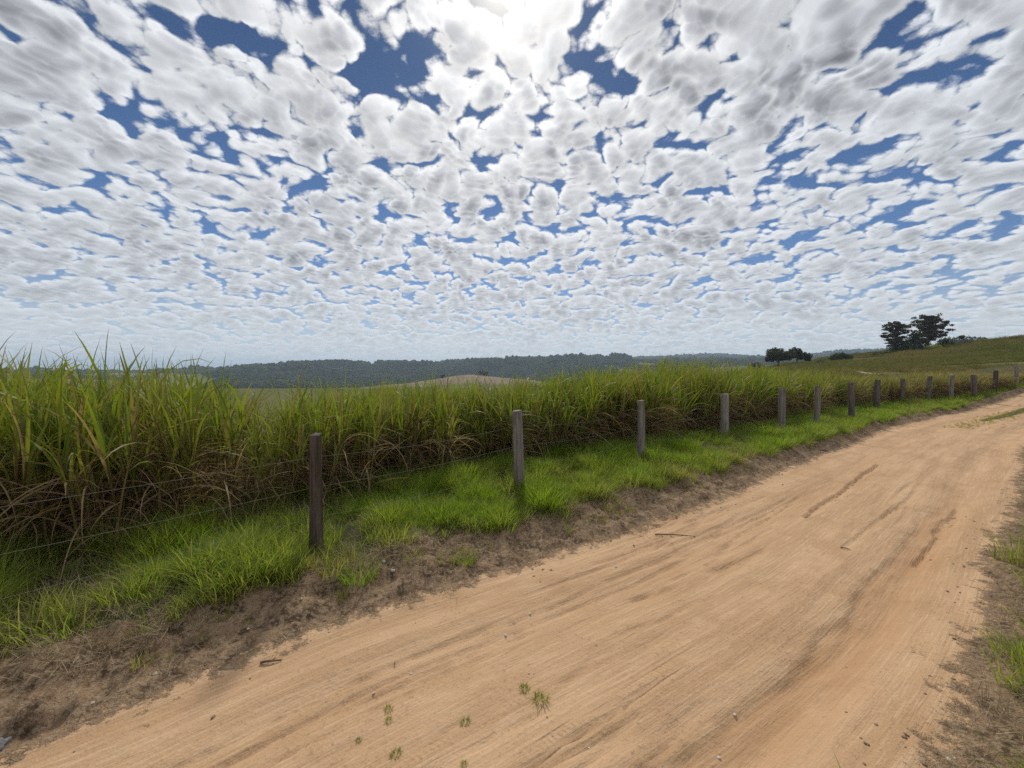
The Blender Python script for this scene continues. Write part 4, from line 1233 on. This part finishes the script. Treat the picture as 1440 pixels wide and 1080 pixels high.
# the hilltop group: two tall layered trees with dark bushes at their feet
Y = 96; k = pm(Y)
def layered(h, levels, spreadk, lean=0.0):
    out = []
    for i, (fz, dx, w) in enumerate(levels):
        for j in range(9):
            a = random.uniform(0, 6.28); q = random.uniform(.1, 1.2)
            out.append((dx * k + math.cos(a) * w * k * q, math.sin(a) * w * k * q, fz * h + random.uniform(-.5, .5), w * k * random.uniform(.18, .42), w * k * random.uniform(.18, .42), random.uniform(.12, .34), 52 * w / 8 * random.uniform(.5, 1.4)))
        out.append((dx * k * .5, 0, fz * h - .2, w * k * .4, w * k * .4, .45, 60))
    return out
tree('layered_tree', 'tall open tree with flat layered boughs, left and thinner of two hilltop trees', 'tree', 1257, 492, Y, .26, 38 * k,
     layered(41 * k, [(.99, 0, 9), (.93, -7, 9), (.90, 8, 8), (.80, -3, 11), (.70, 4, 12), (.62, -8, 9), (.52, 5, 12), (.42, -6, 11), (.32, 4, 12)], 1), .20, 'tall trees on the hilltop', M_CEDAR, (.1, .8), .2)
tree('layered_tree', 'tall broad tree with flat layered boughs, right and taller of two hilltop trees', 'tree', 1302, 492, Y + 2, .32, 42 * k,
     layered(46 * k, [(1.0, 5, 10), (.95, -5, 10), (.90, 14, 9), (.84, -12, 9), (.80, 5, 14), (.70, 18, 9), (.68, -8, 14), (.58, 8, 15), (.48, 17, 9), (.46, -12, 13), (.36, 5, 15), (.27, -8, 14)], 1), .20, 'tall trees on the hilltop', M_CEDAR, (.1, .8), .2)
tree('dark_bush', 'dense dark bush filling the gap below the left tall hilltop tree', 'bush', 1264, 493, Y - 2, .1, 1.2, [(-1.3, 0, 1.2, 1.5, 1.3, 1.3, 500), (.6, .4, 1.9, 1.6, 1.3, 1.6, 700), (1.9, -.3, 1.1, 1.5, 1.2, 1.2, 450)], .19, sink=.2)
tree('dark_bush', 'dense dark bush between the two tall hilltop trees, reaching half their height', 'bush', 1286, 493, Y - 1, .12, 1.6, [(-1.4, 0, 1.5, 1.7, 1.4, 1.6, 600), (-.6, .2, 3.2, 1.3, 1.2, 1.3, 420), (.7, .2, 2.7, 1.6, 1.3, 1.9, 700), (1.9, 0, 1.5, 1.5, 1.2, 1.4, 500), (.2, .2, 4.6, 1.2, 1.0, .5, 160)], .19, sink=.2)
tree('dark_bush', 'round dark bush at the right foot of the tall hilltop group', 'bush', 1328, 489, Y + 3, .12, 1.0, [(-.7, 0, 1.2, 1.3, 1.2, 1.1, 500), (.6, .2, 1.5, 1.4, 1.2, 1.2, 550), (.1, -.4, .7, 1.7, 1.3, .8, 400)], .18, sink=.2)
tree('pale_bush', 'pale olive shrub in front of the tall hilltop group', 'bush', 1311, 494, Y - 7, .06, .5, [(-.9, 0, .5, 1.1, .9, .7, 300), (.5, .2, .7, 1.3, 1.0, .8, 350)], .15, mat=M_CANE, dry=(.0, .35), sink=.15)
tree('low_hedge', 'low dark shrubs along the crest under the left tall tree', 'bush', 1243, 497, Y - 3, .05, .3, [(-1.5, 0, .3, 1.5, .8, .45, 260), (.5, 0, .4, 1.5, .8, .5, 280), (2.6, .2, .35, 1.4, .8, .45, 240)], .15, sink=.1)
tree('slender_tree', 'slender tree with bare trunk and compact top, right of the hilltop group', 'tree', 1350, 489, 104, .10, 13.5 * k, [(-.35, 0, 13 * k, .6, .55, .45, 160), (.3, .1, 14 * k, .6, .55, .45, 160), (0, -.1, 11.7 * k, .35, .3, .4, 60)], .14, sink=.1, fork=False)
tree('low_bush', 'low dark bush at the foot of the slender tree on the crest', 'bush', 1361, 487, 100, .06, .3, [(-.9, 0, .45, 1.0, .8, .55, 260), (.6, .2, .4, 1.1, .8, .55, 260)], .15, sink=.1)
tree('reddish_bush', 'small reddish shrub on the skyline near the right edge of the photo', 'bush', 1427, 474, 84, .05, .3, [(-.5, 0, .4, .8, .6, .45, 200), (.5, .1, .3, .9, .6, .4, 200)], .13, mat=M_CEDAR, dry=(.5, 1), sink=.1)
# a far row of tall slim trees showing over the crest
for i, (u, top, w, label) in enumerate([
        (1341, 474, 9, 'far hazy tree at the left end of the distant row behind the hilltop group'), (1350.5, 473, 8, 'far hazy tree directly behind the slender tree top'), (1359, 472.5, 9, 'tallest far hazy tree of the distant row, right of the slender tree'),
        (1367, 473, 9, 'far hazy tree right of the middle of the distant row'), (1375.5, 473.5, 6, 'thin far hazy tree with a gap on its left in the distant row'), (1382, 474, 6, 'rightmost far hazy tree of the distant row')]):
    Yf = 330 + i * 4; q = pm(Yf)
    x, _ = at_depth(u, Yf); zg = float(land(np.array([x]), np.array([Yf]))[0]); H = CAM_H + (518 - top) * q - zg
    tree('distant_tree', label, 'tree', u, None, Yf, .25, H * .7, [(0, 0, H - 2.5, w * q * .45, w * q * .4, 2.6, 300), (-.8, .5, H - 5.0, w * q * .5, w * q * .4, 2.4, 300), (.7, 0, H * .55, w * q * .5, w * q * .4, 2.2, 260)], .5, 'distant row of trees behind the crest', sink=.3)
# few trees by the pale dome of stubble
for i, (u, Yt, H, label) in enumerate([(676, 338, 6, 'small dark tree on the pale stubble dome, taller of two'), (683, 342, 4.5, 'small dark tree on the pale stubble dome, shorter of two'), (622, 330, 4, 'little dark bush on the left shoulder of the pale stubble dome'), (382, 300, 5.5, 'dark tree in the grey-brown field below the wood')]):
    tree('field_tree', label, 'tree', u, None, Yt, .15, H * .4, [(-.2 * H, 0, H * .5, H * .35, H * .3, H * .32, 200), (.2 * H, .3, H * .65, H * .35, H * .3, H * .32, 220), (0, 0, H * .4, H * .45, H * .4, H * .3, 200)], .35, sink=.3)

# the light track crossing the pasture
def track():
    pts = []
    for u, v in ((1118, 515), (1150, 516), (1172, 517.5), (1190, 521), (1215, 525), (1240, 528)):
        d = ray(u, v); best = None
        ks = np.linspace(30, 170, 900)
        P = d[None] * ks[:, None]; P[:, 2] += CAM_H
        zz = land(P[:, 0], P[:, 1]); below = np.where(P[:, 2] < zz)[0]
        if len(below): pts.append(P[below[0], :2])
    pts = np.array(pts)
    print('track', np.round(pts, 1))
    if len(pts) < 3: return
    f = np.linspace(0, len(pts) - 1, 60)
    c = np.stack([np.interp(f, np.arange(len(pts)), pts[:, i]) for i in (0, 1)], -1)
    for _ in range(6): c[1:-1] = (c[:-2] + 2 * c[1:-1] + c[2:]) / 4
    tg = np.gradient(c, axis=0); tg /= np.linalg.norm(tg, axis=1)[:, None]
    nr = np.stack([-tg[:, 1], tg[:, 0]], -1)
    w = (.24 + .16 * vnoise(f * 2.1, 0 * f, 5))[:, None]
    cols = np.linspace(-1, 1, 7)
    V = np.stack([np.concatenate([c + nr * w * q], -1) for q in cols], 1)
    z = land(V[..., 0].ravel(), V[..., 1].ravel()) + .10 - .06 * np.abs(np.tile(cols, 60)) ** 2
    o = mesh('farm_track', np.concatenate([V.reshape(-1, 2), z[:, None]], -1), grid_faces(60, 7), mat_plain('track_sand', (.22, .165, .095), (.32, .25, .15), .6))
    tag(o, kind='structure')
track()

# ------------------------------------------------------------------ the air
def haze():
    co = np.empty(len(terrain.data.vertices) * 3, np.float32); terrain.data.vertices.foreach_get('co', co); zs = co.reshape(-1, 3)[:, 2]
    z0, z1 = float(zs.min()) - 1.5, float(zs.max()) + 30
    print('haze', z0, z1)
    e = 9400
    V = [(x, y, z) for z in (z0, z1) for x, y in ((-e, -e), (e, -e), (e, e), (-e, e))]
    F = [(3, 2, 1, 0), (4, 5, 6, 7), (0, 1, 5, 4), (1, 2, 6, 5), (2, 3, 7, 6), (3, 0, 4, 7)]
    m = bpy.data.materials.new('air'); m.use_nodes = True; m.node_tree.nodes.clear()
    T = NT(m.node_tree)
    v = T.n('ShaderNodeVolumePrincipled', {'Color': (.64, .81, 1.0, 1), 'Density': 2.3e-4, 'Anisotropy': .2})
    out = T.n('ShaderNodeOutputMaterial'); m.node_tree.links.new(v.outputs[0], out.inputs['Volume'])
    o = mesh('haze', V, F, m, smooth=False)
    tag(o, kind='stuff')
haze()
